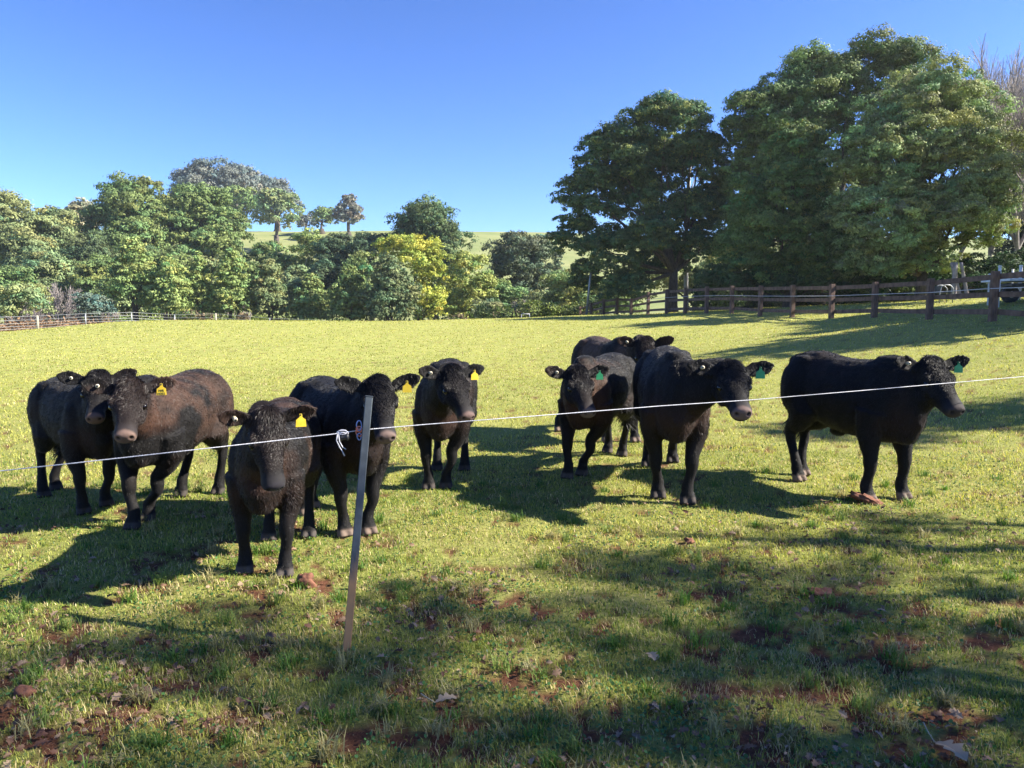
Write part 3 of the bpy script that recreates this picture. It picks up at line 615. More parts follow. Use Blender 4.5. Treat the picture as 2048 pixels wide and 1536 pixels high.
def cow(label, front, hind, poll, muz, s=1.0, fL=None, fR=None, hL=None, hR=None, muzcol=(.20, .13, .11), hoofcol=(.045, .036, .032), tagk='y', text='', brown=.3, roll=0, headfwd=True,
        earL=(.0, .0), earR=(.0, .0), btn=True, seed=1, hair=60000, hump=0, tailside=0, btnL=False, headk=1.0):
    """front / hind: pixel of the ground between the fore / hind hooves. poll, muz: (px, py[, depth])"""
    rs = np.random.default_rng(seed)
    gf = ground_px(*front); gh = ground_px(*hind) if len(hind) == 2 and hind[0] > 50 or hind[0] < -50 else None
    d = (gf - gh); d.z = 0; d.normalize(); yaw = math.atan2(d.y, d.x)
    c = gf - d * (.40 * s); c.z = gz(c.x, c.y)
    root = empty('cow', c, yaw); root.scale = (s, s, s); MW = Matrix.Translation(c) @ Matrix.Rotation(yaw, 4, 'Z') @ Matrix.Scale(s, 4); MI = MW.inverted()
    loc = lambda v: MI @ Vector(v)
    # head frame
    pw = at(*poll); HL = .405 * headk
    md = ray(*muz); o = Vector((0, 0, CAMZ)); tca = (pw - o).dot(md); d2 = (pw - o).length_squared - tca * tca; hl = HL * s
    t = tca - math.sqrt(max(hl * hl - d2, 0)) if headfwd else tca + math.sqrt(max(hl * hl - d2, 0)); mw = o + md * t
    A = (MI.to_3x3() @ (mw - pw)).normalized(); PO = loc(pw); A, Lf, U = frame(A, Vector((0, 0, 1)), roll)
    H = lambda a, l, u: PO + (A * a + Lf * l + U * u) * headk
    mb = MB()
    # torso
    S = [(-.70, .99, .85, .07), (-.67, 1.06, .75, .14), (-.60, 1.115, .66, .20), (-.48, 1.14 + hump, .60, .245), (-.34, 1.145 + hump, .55, .262), (-.15, 1.12, .50, .288), (.05, 1.105, .475, .295), (.22, 1.115, .465, .278), (.36, 1.13, .46, .25), (.48, 1.12, .47, .212), (.58, 1.08, .505, .17), (.66, 1.02, .565, .115), (.70, .95, .63, .06)]
    o_ = len(mb.v); n = 20
    for (x, zt, zb, hw) in S:
        for k in range(n):
            a = 2 * math.pi * k / n; ca, sa = math.cos(a), math.sin(a); q = .86
            y = math.copysign(abs(ca) ** q, ca) * hw * .885; z = (zt + zb) / 2 + math.copysign(abs(sa) ** .92, sa) * (zt - zb) / 2
            y *= 1 - .10 * max(0, sa) - .08 * max(0, -sa)
            mb.v.append((x, y, z))
    for i in range(len(S) - 1):
        for k in range(n):
            a, b_ = o_ + i * n + k, o_ + i * n + (k + 1) % n; mb.f.append((a, a + n, b_ + n, b_))
    mb.f.append(tuple(o_ + k for k in range(n))); mb.f.append(tuple(o_ + (len(S) - 1) * n + k for k in range(n - 1, -1, -1)))
    # hooks, tail head, shoulders, brisket
    for y in (-1, 1):
        mb.ell((-.42, y * .145, 1.045 + hump), (.13, .06, .06)); mb.ell((.38, y * .145, .78), (.15, .095, .22)); mb.ell((-.45, y * .15, .82), (.20, .13, .26)); mb.ell((-.62, y * .10, .86), (.09, .08, .16))
    mb.ell((.54, 0, .58), (.12, .095, .11)); mb.ell((.40, 0, 1.10), (.16, .09, .06)); mb.ell((-.14, 0, .475), (.09, .045, .04))
    # neck
    nb = H(.02, 0, -.085) - A * .06; n0 = Vector((.40, 0, .86)); n1 = Vector((.58, nb.y * .12, .88)); n2 = n1.lerp(nb, .5) + Vector((.0, 0, -.01)); n3 = n1.lerp(nb, .8)
    mb.tube([n0, n1, n1.lerp(n2, .5), n2, n3, nb], [(.165, .25), (.155, .23), (.135, .205), (.118, .172), (.105, .14), (.09, .115)], 18)
    dl = n2 - Vector((0, 0, .12)); mb.tube([Vector((.58, 0, .66)), n1.lerp(n2, .6) - Vector((0, 0, .17)), dl.lerp(nb, .5) - Vector((0, 0, .02))], [.10, .07, .05], 10)
    # head
    hs = [(-.055, .05, .05, -.055), (-.03, .085, .085, -.07), (.02, .098, .108, -.08), (.08, .106, .120, -.09), (.13, .106, .120, -.096), (.18, .100, .115, -.096), (.24, .081, .098, -.092), (.30, .070, .084, -.087), (.35, .068, .075, -.082), (.39, .075, .070, -.080), (.42, .073, .063, -.077), (.440, .063, .052, -.074), (.452, .036, .030, -.073)]
    o_ = len(mb.v); n = 20
    for (a_, hw, hh, off) in hs:
        for k in range(n):
            a = 2 * math.pi * k / n; ca, sa = math.cos(a), math.sin(a)
            yy = math.copysign(abs(ca) ** .85, ca) * hw * (1 - .22 * max(0, -sa)); zz = math.copysign(abs(sa) ** .85, sa) * hh
            mb.v.append(tuple(H(a_, yy, off + zz)))
    for i in range(len(hs) - 1):
        for k in range(n):
            a, b_ = o_ + i * n + k, o_ + i * n + (k + 1) % n; mb.f.append((a, a + n, b_ + n, b_))
    mb.f.append(tuple(o_ + k for k in range(n))); mb.f.append(tuple(o_ + (len(hs) - 1) * n + k for k in range(n - 1, -1, -1)))
    HM = Matrix((A, Lf, U)).transposed()
    mb.ell(H(.0, 0, -.01), (.075, .085, .05), HM)                                         # poll
    for y in (-1, 1):
        mb.ell(H(.132, y * .086, -.026), (.055, .034, .026), HM); mb.ell(H(.195, y * .078, -.092), (.045, .022, .016), HM); mb.ell(H(.12, y * .062, -.17), (.10, .035, .055), HM)
        mb.ell(H(.20, y * .07, -.10), (.09, .022, .022), HM)
        mb.ell(H(.425, y * .042, -.052), (.026, .024, .024), HM)
    mb.tube([H(.14, 0, -.19), H(.26, 0, -.160), (H(.36, 0, -.135)), H(.415, 0, -.125)], [(.055, .03), (.046, .03), (.042, .026), (.034, .02)], 12, up=U)
    # ears
    ears = {}
    for y, (du, da) in ((1, earL), (-1, earR)):
        e = (Lf * y + U * (.12 + du) + A * (-.10 + da)).normalized(); fn = (A * .62 + U * .70); fn = (fn - e * fn.dot(e)).normalized(); wdir = e.cross(fn)
        b0 = H(.005, y * .095, -.045); pts = []; rr_ = []
        ES = [(0, .028, .022), (.035, .040, .017), (.075, .054, .011), (.115, .056, .010), (.150, .044, .010), (.175, .026, .009), (.19, .010, .006)]
        for (t_, wv, th) in ES: pts.append(b0 + e * t_ * 1.16 + fn * (-.02 * math.sin(t_ * 16))); rr_.append((wv * 1.17, th))
        o_ = len(mb.v); n = 12
        for p_, (wv, th) in zip(pts, rr_):
            for k in range(n):
                a = 2 * math.pi * k / n; x_ = math.cos(a) * wv
                mb.v.append(tuple(p_ + wdir * x_ + fn * (math.sin(a) * th + 7 * x_ * x_)))
        for i in range(len(pts) - 1):
            for k in range(n):
                a, b_ = o_ + i * n + k, o_ + i * n + (k + 1) % n; mb.f.append((a, b_, b_ + n, a + n))
        mb.f.append(tuple(o_ + k for k in range(n - 1, -1, -1))); mb.f.append(tuple(o_ + (len(pts) - 1) * n + k for k in range(n)))
        ears[y] = (b0, e, fn, wdir)
    # legs
    hooves = []
    def foot(px, dx, dy):
        if px is None:
            w_ = MW @ Vector((dx, dy, 0)); w_.z = gz(w_.x, w_.y)
        else: w_ = ground_px(*px)
        q = loc(w_); q.z -= .012; return q
    def toes(f, yawd=0):
        for k in (-1, 1):
            c_ = Vector((f.x + .015, f.y + k * .029, f.z))
            mb.tube([c_ + Vector((-.03, 0, .085)), c_ + Vector((-.012, k * .003, .05)), c_ + Vector((.008, k * .004, .008))], [(.028, .034), (.030, .042), (.033, .052)], 10, up=(1, 0, 0))
        hooves.append(f)
    for y, px in ((1, fL), (-1, fR)):
        f = foot(px, .41, y * .145); fx, fy, fz = f; sh = Vector((.38, y * .15, .72)); el = Vector((.36, y * .165, .54)); el.x = lerp(el.x, fx - .03, .25)
        kn = Vector((lerp(el.x, fx, .62) + .012, lerp(el.y, fy, .58), fz + .32)); ft = Vector((fx - .025, fy, fz + .115))
        mb.tube([sh, el, el.lerp(kn, .45), kn + Vector((0, 0, .05)), kn, kn - Vector((0, 0, .06)), kn.lerp(ft, .6), ft + Vector((0, 0, .03)), ft, Vector((fx - .005, fy, fz + .055))],
                [(.12, .15), (.086, .112), (.066, .080), (.053, .057), (.054, .057), (.042, .046), (.038, .041), (.046, .048), (.048, .052), (.042, .047)], 12, up=(1, 0, 0)); toes(f)
    for y, px in ((1, hL), (-1, hR)):
        f = foot(px, -.47, y * .14); fx, fy, fz = f; hp = Vector((-.46, y * .13, .80)); st = Vector((-.34, y * .16, .60)); hk = Vector((lerp(-.60, fx - .09, .55), lerp(y * .14, fy, .55), fz + .42)); ft = Vector((fx - .03, fy, fz + .12))
        mb.tube([hp, st, st.lerp(hk, .5) + Vector((-.01, 0, .01)), hk + Vector((.012, 0, .05)), hk, hk + Vector((.012, 0, -.07)), hk.lerp(ft, .6), ft + Vector((0, 0, .03)), ft, Vector((fx - .005, fy, fz + .055))],
                [(.13, .20), (.12, .155), (.078, .10), (.047, .066), (.043, .062), (.038, .048), (.037, .042), (.046, .048), (.048, .052), (.042, .047)], 12, up=(1, 0, 0)); toes(f)
    # tail
    tw_ = tailside
    mb.tube([Vector((-.60, 0, 1.08)), Vector((-.70, 0, 1.05)), Vector((-.745, tw_ * .02, .95)), Vector((-.75, tw_ * .05, .75)), Vector((-.73, tw_ * .08, .55)), Vector((-.72, tw_ * .09, .42))], [.05, .045, .032, .024, .02, .022], 8)
    tmp = link('tmp', mb.mesh('tmp')); mo = tmp.modifiers.new('r', 'REMESH'); mo.mode = 'VOXEL'; mo.voxel_size = .0105
    m2 = tmp.modifiers.new('s', 'SMOOTH'); m2.factor = .5; m2.iterations = 9
    dg = bpy.context.evaluated_depsgraph_get(); me = bpy.data.meshes.new_from_object(tmp.evaluated_get(dg)); bpy.data.objects.remove(tmp); me.name = 'body'
    nv = len(me.vertices); V = np.empty(nv * 3, np.float32); me.vertices.foreach_get('co', V); V = V.reshape(-1, 3)
    me.vertices.foreach_get('co', V.ravel()); NN = np.empty(nv * 3, np.float32); me.vertices.foreach_get('normal', NN); NN = NN.reshape(-1, 3)
    # coat lumps
    lum = (fbm(V[:, 0] * 14 + V[:, 1] * 9, V[:, 2] * 14 + V[:, 1] * 7, seed + 40, 3) - .5)
    bodyf = np.clip((V[:, 2] - .35) / .2, 0, 1); hd = (V - np.array(PO)) @ np.array(A); 
    V2 = V + NN * (lum * .011 * bodyf * np.clip(1 - hd / .1, .15, 1))[:, None]; me.vertices.foreach_set('co', V2.ravel()); me.update(); V = V2
    for p_ in me.polygons: p_.use_smooth = True
    # head coordinates of points
    Am, Lm, Um, Pm = np.array(A), np.array(Lf), np.array(U), np.array(PO)
    def hc(X): q_ = (X - Pm) / headk; return q_ @ Am, q_ @ Lm, q_ @ Um
    def coat(X):
        a_, l_, u_ = hc(X); nz = fbm(X[:, 0] * 3.2 + X[:, 1] * 2, X[:, 2] * 3.2 - X[:, 1], seed + 3, 4)
        c_ = np.array([.0048, .0042, .0046])[None].repeat(len(X), 0)
        bf = np.clip((X[:, 2] - .5) / .25, 0, 1) * np.clip((nz - .66 + .36 * brown) / .16, 0, 1)
        chest = np.exp(-(((X[:, 0] - .60) / .2) ** 2 + ((X[:, 2] - .66) / .17) ** 2)) * np.clip((nz - .28) / .2, 0, 1)
        pw_ = np.interp(a_, [h_[0] for h_ in hs], [h_[1] for h_ in hs]); ph_ = np.interp(a_, [h_[0] for h_ in hs], [h_[2] for h_ in hs]); po_ = np.interp(a_, [h_[0] for h_ in hs], [h_[3] for h_ in hs])
        onhead = (a_ > -.07) & (a_ < .48) & ((l_ / (pw_ + .022)) ** 2 + ((u_ - po_) / (ph_ + .03)) ** 2 < 1.15)
        hdist = np.sqrt(l_ ** 2 + (u_ + .085) ** 2 + (np.clip(-a_ - .02, 0, 9) + np.clip(a_ - .45, 0, 9)) ** 2); hb = .15 + .85 * np.clip((hdist - .15) / .12, 0, 1)
        bf = np.clip(bf * brown * 1.35, 0, 1) * hb; chest = chest * (hb - .15) / .85
        c_ = c_ * (1 - bf[:, None]) + np.array([.048, .026, .018]) * bf[:, None]
        ch = (chest * (.08 + .7 * brown))[:, None].clip(0, 1); c_ = c_ * (1 - ch) + np.array([.09, .036, .018]) * ch
        return c_, a_, l_, u_, onhead
    c_, a_, l_, u_, onhead = coat(V)
    mz = np.clip((a_ - .395 - .25 * np.abs(l_)) / .022, 0, 1) * onhead * np.clip((u_ + .112) / .014, 0, 1)
    c_ = c_ * (1 - mz[:, None]) + np.array(muzcol) * .48 * mz[:, None]; ch_ = np.clip((a_ - .34) / .05, 0, 1) * onhead * (1 - mz); c_ = c_ + np.array([.012, .011, .012]) * ch_[:, None]
    for y in (-1, 1):
        nd = np.exp(-(((a_ - .440) / .022) ** 2 + ((l_ - y * .038) / .013) ** 2 + ((u_ + .056) / .014) ** 2) ** 2); c_ *= (1 - .95 * nd[:, None]); er = np.exp(-((np.sqrt((a_ - .162) ** 2 + (u_ + .058) ** 2) - .031) / .010) ** 2) * (np.abs(l_ - y * .09) < .05) * onhead; c_ = c_ * (1 - er[:, None] * .8) + np.array([.055, .045, .042]) * er[:, None] * .8
    mouth = np.exp(-((u_ + .112 - .1 * (a_ - .42)) / .006) ** 2) * ((a_ > .30) & (a_ < .5) & onhead); c_ *= (1 - .6 * mouth[:, None])
    nos = ((a_ > .39) & onhead)
    for y in (-1, 1):
        nd = np.exp(-(((a_ - .45) / .018) ** 2 + ((l_ - y * .040) / .011) ** 2 + ((u_ + .055) / .011) ** 2)); V = V - (nd[:, None] * Am * .020).astype(np.float32)
    me.vertices.foreach_set('co', V.astype(np.float32).ravel()); me.update()
    hf = np.zeros(nv)
    for f in hooves: hf = np.maximum(hf, np.clip((.078 + f.z - V[:, 2]) / .014, 0, 1) * (np.hypot(V[:, 0] - f.x, V[:, 1] - f.y) < .13))
    hn = .8 + .4 * fbm(V[:, 0] * 60, V[:, 2] * 60, 5, 2)
    c_ = c_ * (1 - hf[:, None]) + np.array(hoofcol) * hf[:, None] * hn[:, None]
    set_col(me, c_); link('body', me, M_COAT, root)
    # eyes
    for y in (-1, 1):
        e = MB(); e.ell(H(.162, y * .098, -.058), (.028, .024, .024), HM, 14, 10); e.build('eye', M_EYE, root)
    # hair
    me.calc_loop_triangles(); nt_ = len(me.loop_triangles); tri = np.empty(nt_ * 3, np.int32); me.loop_triangles.foreach_get('vertices', tri); tri = tri.reshape(-1, 3)
    ar = np.linalg.norm(np.cross(V[tri[:, 1]] - V[tri[:, 0]], V[tri[:, 2]] - V[tri[:, 0]]), axis=1)
    me.vertices.foreach_get('normal', NN.ravel()); 
    def strands(name, n, wfun, lfun, width, seed2, tone=1.0):
        r_ = np.random.default_rng(seed2); P_ = ar / ar.sum(); ti = r_.choice(nt_, n, p=P_); u1 = r_.random((n, 1)); v1 = r_.random((n, 1)); fl = (u1 + v1) > 1; u1 = np.where(fl, 1 - u1, u1); v1 = np.where(fl, 1 - v1, v1)
        t0, t1, t2 = tri[ti].T; X = V[t0] * (1 - u1 - v1) + V[t1] * u1 + V[t2] * v1; N_ = NN[t0] * (1 - u1 - v1) + NN[t1] * u1 + NN[t2] * v1
        N_ /= np.maximum(np.linalg.norm(N_, axis=1, keepdims=True), 1e-6)
        cc_, ha, hl_, hu, oh = coat(X); keep, ln = lfun(X, N_, ha, hl_, hu, oh, r_); X, N_, cc_, ln, ha, oh = X[keep], N_[keep], cc_[keep], ln[keep], ha[keep], oh[keep]
        flow = np.array([-.55, 0, -.8])[None].repeat(len(X), 0); flow[oh] = Am * .25 - Um * .2 + np.array([0, 0, -.25])
        sw = (fbm(X[:, 0] * 7 + 3, X[:, 2] * 7 + X[:, 1] * 5, seed + 9, 2) - .5) * 2.2; flow[:, 0] += sw; flow[:, 1] += (fbm(X[:, 0] * 6, X[:, 2] * 6 + 9, seed + 19, 2) - .5) * 1.5
        flow = flow - N_ * (flow * N_).sum(1, keepdims=True); flow /= np.maximum(np.linalg.norm(flow, axis=1, keepdims=True), 1e-6)
        D1 = N_ * .46 + flow * .85 + r_.normal(size=X.shape) * .16; D1 /= np.linalg.norm(D1, axis=1, keepdims=True); D2 = N_ * .10 + flow * 1.0 + r_.normal(size=X.shape) * .18 + np.array([0, 0, -.15]); D2 /= np.linalg.norm(D2, axis=1, keepdims=True)
        sd_ = np.cross(D1, N_ + r_.normal(size=X.shape) * .8); sd_ /= np.maximum(np.linalg.norm(sd_, axis=1, keepdims=True), 1e-6)
        ln = ln[:, None]; wd = width * r_.uniform(.6, 1.3, (len(X), 1)); X0 = X - N_ * .003
        X1 = X0 + D1 * ln * .5; X2 = X1 + D2 * ln * .5
        VV = np.stack([X0 - sd_ * wd, X0 + sd_ * wd, X1 + sd_ * wd * .8, X1 - sd_ * wd * .8, X2], 1).reshape(-1, 3); o5 = np.arange(len(X))[:, None] * 5
        FF = np.concatenate([o5 + np.array([0, 1, 2]), o5 + np.array([0, 2, 3]), o5 + np.array([3, 2, 4])])
        cc_ = cc_ * tone * r_.uniform(.6, 1.6, (len(X), 1)); return link(name, np_mesh(name, VV, FF, np.repeat(cc_, 5, 0), True), M_HAIR, root)
    def lf1(X, N_, ha, hl_, hu, oh, r_):
        ln = .023 * r_.uniform(.6, 1.3, len(X)); ln *= np.where(X[:, 2] < .5, .62, 1); ln = np.where((X[:, 2] > .40) & (X[:, 2] < .62) & (N_[:, 2] < 0), ln * 1.5, ln)
        ln = np.where(oh, np.clip(.026 - .05 * np.clip(ha, 0, .5), .006, 1) * r_.uniform(.6, 1.3, len(X)), ln)
        keep = ~((oh) & (ha > .36)); lowz = np.full(len(X), True)
        for f in hooves: lowz &= ~((X[:, 2] < f.z + .075) & (np.hypot(X[:, 0] - f.x, X[:, 1] - f.y) < .15))
        for y in (-1, 1): keep &= ~(((ha - .162) ** 2 + (hl_ - y * .098) ** 2 + (hu + .060) ** 2) < .026 ** 2)
        return keep & lowz, ln
    strands('coat', hair, None, lf1, .0011, seed + 100)
    def lf3(X, N_, ha, hl_, hu, oh, r_):
        k_, ln = lf1(X, N_, ha, hl_, hu, oh, r_); return k_ & oh, np.clip(.032 - .065 * np.clip(ha, 0, .5), .008, 1) * r_.uniform(.6, 1.4, len(X))
    strands('face_hair', 300000, None, lf3, .0012, seed + 150, 2.0)  # face strands lightened: sunlit grey is put into the hair colour
    def lf2(X, N_, ha, hl_, hu, oh, r_):
        k1 = (oh & (np.abs(ha) < .075) & (np.abs(hl_) < .095) & (hu > -.06)); tl = (X[:, 0] < -.66) & (X[:, 2] < .52) & (X[:, 2] > .36) & (np.abs(X[:, 1]) < .12 + abs(tw_) * .1) & (X[:, 0] > -.80)
        return k1, .048 * r_.uniform(.5, 1.2, len(X))
    def lf4(X, N_, ha, hl_, hu, oh, r_):
        tl = (X[:, 0] < -.66) & (X[:, 2] < .52) & (X[:, 2] > .36) & (np.abs(X[:, 1]) < .12 + abs(tw_) * .1) & (X[:, 0] > -.80); return tl, .16 * r_.uniform(.5, 1.2, len(X))
    strands('forelock', 60000, None, lf2, .0014, seed + 200); strands('tail_switch', 60000, None, lf4, .0014, seed + 250)
    # tags
    bR, eR, fnR, wR = ears[-1]
    def button(y):
        b0, e, fn, wd = ears[y]; pc = b0 + e * .108 + fn * .016; m_ = MB()
        m_.tube([pc - fn * .03, pc + fn * .004, pc + fn * .009], [.0125, .0135, .012], 16, up=tuple(e)); bt = m_.build('button_tag', M_BTN, root)
        m_ = MB(); m_.tube([pc + fn * .008, pc + fn * .012], [.0075, .007], 12, up=tuple(e)); m_.build('stud', M_INK, bt)
    if btn: button(-1)
    if btnL: button(1)
    if tagk:
        b0, e, fn, wd = ears[1]; dn = (MI.to_3x3() @ Vector((0, 0, -1))).normalized(); f_ = (fn - dn * fn.dot(dn)).normalized(); sdv = dn.cross(f_)
        pc = b0 + e * .115 + fn * .022; sc_ = .86
        outl = [(-.009, -.008), (.009, -.008), (.011, .018), (.034, .036), (.038, .088), (-.038, .088), (-.034, .036), (-.011, .018)]
        m_ = MB(); o_ = 0
        for th in (-.0015, .0015):
            for (x_, z_) in outl: m_.v.append(tuple(pc + sdv * x_ * sc_ + dn * z_ * sc_ + f_ * th))
        nn = len(outl); m_.f.append(tuple(range(nn - 1, -1, -1))); m_.f.append(tuple(range(nn, 2 * nn)))
        for k in range(nn): m_.f.append((k, (k + 1) % nn, nn + (k + 1) % nn, nn + k))
        tg = m_.build('ear_tag', M_TAGY if tagk == 'y' else M_TAGG, root, False)
        m_ = MB(); m_.tube([pc - f_ * .02, pc + f_ * .006], [.006, .005], 10, up=tuple(dn)); m_.build('stud', M_INK, tg)
        if text:
            for j, line in enumerate(text.split('|')):
                Mx = Matrix((sdv, -dn, sdv.cross(-dn))).transposed().to_4x4(); 
                sgn = 1 if (sdv.cross(-dn)).dot(f_) > 0 else -1
                if sgn < 0: Mx = Matrix((-sdv, -dn, (-sdv).cross(-dn))).transposed().to_4x4()
                Mx.translation = pc + dn * (.044 + j * .022) + f_ * .0024; text_mesh(line, .022, Mx, tg, M_INK)
    tag(root, label, 'cow', 'black cattle standing behind the rope'); return root
HY = (.14, .10, .078)
cow('leftmost black calf, partly hidden, with a pale button in its raised ear', (196, 1020), (122, 982), (196, 752, 5.6), (188, 822), s=.88, fL=(213, 1012), fR=(168, 1028), hL=(112, 980), hR=(88, 994), tagk=None, brown=.2, seed=1, btnL=False, muzcol=(.30, .19, .15), earR=(.1, .0), earL=(.25, 0))
cow('brown-flanked calf with rusty mottled side and a yellow tag, second from the left', (304, 1047), (428, 985), (258, 768, 5.0), (248, 856), s=.94, fL=(296, 1042), fR=(266, 1058), hL=(437, 988), hR=(362, 993), tagk='y', text='H/R|H252', brown=.8, seed=2, muzcol=(.32, .21, .17), earL=(.1, 0), earR=(.15, 0))
cow('dark brown calf with lowered head nearest the camera, left of the steel post', (536, 1148), (580, 1076), (536, 832, 3.95), (553, 962), s=.845, fL=(570, 1152), fR=(490, 1146), hR=(538, 1080), hL=(618, 1074), tagk='y', text='', brown=.6, seed=3, muzcol=(.05, .045, .055), hoofcol=(.06, .05, .045), hump=.01, earL=(.2, 0), earR=(.2, 0), hair=85000)
cow('calf with a curly forelock standing behind the steel post', (718, 1070), (640, 1015), (757, 765, 4.90), (774, 858), s=.92, fL=(738, 1068), fR=(690, 1072), hL=(625, 1016), hR=(612, 1030), tagk='y', text='', brown=.22, seed=4, muzcol=(.30, .21, .18), hoofcol=HY, btn=False, earL=(.25, 0), earR=(.15, 0))
cow('lone calf in the middle with an orange-yellow tag, head turned to the right', (884, 978), (908, 925), (905, 742, 6.02), (938, 820), s=.96, fL=(892, 977), fR=(857, 979), tagk='y', text='', brown=.2, seed=5, muzcol=(.26, .17, .15), earL=(.15, 0), earR=(.15, 0))
cow('rusty-backed calf farthest away with only its back and face showing', (1240, 884), (1165, 852), (1292, 683, 8.35), (1300, 752), s=1.06, fL=(1270, 884), fR=(1213, 884), hL=(1160, 850), hR=(1118, 862), tagk=None, brown=.85, seed=6, hoofcol=HY, hair=45000, earL=(.5, .1), earR=(.2, 0))
cow('calf facing the camera with a small green tag, in front of the rusty-backed one', (1168, 954), (1252, 908), (1156, 742, 6.62), (1180, 812), s=.98, fL=(1164, 951), fR=(1135, 957), hL=(1244, 912), hR=(1215, 906), tagk='g', brown=.65, seed=7, muzcol=(.30, .21, .18), hoofcol=(.07, .055, .045), earL=(.15, 0), earR=(.15, 0))
cow('big black calf with a green tag and head turned right, second from the right', (1346, 1002), (1318, 930), (1462, 733, 5.75), (1486, 808), s=1.07, fL=(1375, 1008), fR=(1316, 996), hL=(1345, 925), hR=(1295, 934), tagk='g', brown=.25, seed=8, muzcol=(.28, .19, .17), earL=(.1, 0), earR=(.15, 0), hump=.01)
cow('rightmost black calf standing side-on with its whole body showing', (1772, 1000), (1617, 955), (1866, 725, 5.9), (1918, 806), s=1.03, fL=(1806, 998), fR=(1736, 1003), hL=(1606, 951), hR=(1597, 962), tagk='g', brown=.15, seed=9, muzcol=(.09, .07, .07), hoofcol=(.14, .10, .08), earL=(.2, 0), earR=(.2, 0), hump=.01)
# ------------------------------------------------------------------ electric rope fence in the foreground
def at_line(px, py):
    """point seen at a pixel on the vertical plane the rope hangs in"""
    p0 = Vector((-2.05, 3.10)); p1 = Vector((3.9, 5.75)); d = ray(px, py); e = p1 - p0; n_v = Vector((-e.y, e.x)); t = (n_v.dot(p0)) / (n_v.x * d.x + n_v.y * d.y)
    return Vector((0, 0, CAMZ)) + d * t
M_STEEL = noisy('painted_steel', (.030, .040, .050), (.050, .064, .076), 18, .6, 0, bump=.12)
N, L = nodes(M_STEEL); b = N['Principled BSDF']; g_ = N.new('ShaderNodeNewGeometry'); sx = N.new('ShaderNodeSeparateXYZ'); L.new(g_.outputs['Position'], sx.inputs[0])
nn_ = N.new('ShaderNodeTexNoise'); nn_.inputs['Scale'].default_value = 14; ad = N.new('ShaderNodeMath'); ad.operation = 'MULTIPLY_ADD'; ad.inputs[1].default_value = .16
L.new(nn_.outputs[0], ad.inputs[0]); L.new(sx.outputs['Z'], ad.inputs[2])
mr_ = N.new('ShaderNodeMapRange'); mr_.inputs[1].default_value = .36; mr_.inputs[2].default_value = .50; L.new(ad.outputs[0], mr_.inputs[0])
ru = N.new('ShaderNodeMix'); ru.data_type = 'RGBA'; ru.inputs[6].default_value = (.32, .17, .07, 1); src = b.inputs['Base Color'].links[0].from_socket
L.new(mr_.outputs[0], ru.inputs[0]); L.new(src, ru.inputs[7]); L.new(ru.outputs[2], b.inputs['Base Color'])
pt = at_line(738, 795); pb = ground_px(693, 1303); root = empty('steel_post', pb)
tp = pt - pb; ax = tp.normalized(); Lp = tp.length
q_ = ax.to_track_quat('Z', 'Y').to_matrix() @ Matrix.Rotation(R(22), 3, 'Z'); m = MB()
m.box(q_ @ Vector((0, 0, Lp / 2 - .06)), (.036, .036, Lp + .12), q_, .003); m.build('shaft', M_STEEL, root, False)
m = MB(); m.box(q_ @ Vector((0, 0, Lp + .003)), (.038, .038, .006), q_, .002); m.build('cap', M_STEEL, root, False)
tag(root, 'leaning square steel post, rusty at its foot, holding the white rope', 'post')
pr = at_line(722, 860)
rp = [(-160, 955), (0, 942), (150, 926), (330, 906), (520, 885), (668, 868), (722, 860)]; rq = [(722, 860), (850, 849), (1120, 828), (1320, 812), (1500, 800), (1760, 778), (2048, 753), (2300, 732)]
P3 = [at_line(*p) for p in rp + rq[1:]]
fine_ = []
for i in range(len(P3) - 1):
    for k in range(14): fine_.append(P3[i].lerp(P3[i + 1], k / 14))
root = empty('electric_rope', pr); tag(root, 'thin white electric fence rope stretched in front of all the cattle', 'rope'); O = Vector(pr)
m = MB(); 
for ph in (0, 2.09, 4.19):
    pp = []
    for i in range(len(P3) - 1):
        a_, b_ = P3[i], P3[i + 1]; nst = max(4, int((b_ - a_).length / .006)); 
        for k in range(nst):
            c = a_.lerp(b_, k / nst); an = ph + (c - P3[0]).length * 2 * math.pi / .035; t = (b_ - a_).normalized(); u = Vector((0, 0, 1)); l = t.cross(u).normalized(); u = l.cross(t)
            pp.append(c + l * math.cos(an) * .0012 + u * math.sin(an) * .0012 - O)
    m.tube(pp, .0014, 5)
m.build('strand', M_ROPE, root)
kn = at_line(685, 866) - O; m = MB()
for j, (r_, dz, tilt) in enumerate(((.022, .0, 0), (.017, .004, .5), (.013, -.003, -.4))):
    m.tube([kn + Vector((math.cos(a) * r_ * 1.25, math.sin(a) * tilt * .02, math.sin(a) * r_ * .55 + dz)) for a in np.linspace(0, 6.283, 18)], .0026, 6)
m.build('knot', M_ROPE, root)
for (pts_) in ([(676, 868), (674, 880), (680, 893), (686, 902), (690, 911)], [(678, 868), (680, 882), (686, 893), (693, 898)]):
    m = MB(); m.tube([at_line(*p) - O + Vector((0, -.012, 0)) for p in pts_], [.003, .0028, .0028, .0028, .004][:len(pts_)], 6); m.build('rope_end', M_ROPE, root)
M_BLK = noisy('black_plastic', (.015, .017, .02), (.03, .032, .036), 40, .5, bump=.1)
ic = at_line(689, 874); root = empty('insulator', ic); m = MB(); m.tube([(-.022, 0, 0), (-.016, 0, 0), (-.008, 0, 0), (.008, 0, 0), (.016, 0, 0), (.022, 0, 0)], [.012, .019, .014, .014, .019, .012], 14, up=(0, 0, 1)); m.build('body', M_BLK, root)
m = MB(); m.tube([(-.026, 0, 0), (.026, 0, 0)], .006, 8, up=(0, 0, 1)); m.build('core', M_BLK, root); tag(root, 'small black insulator tied into the rope left of the steel post', 'insulator')
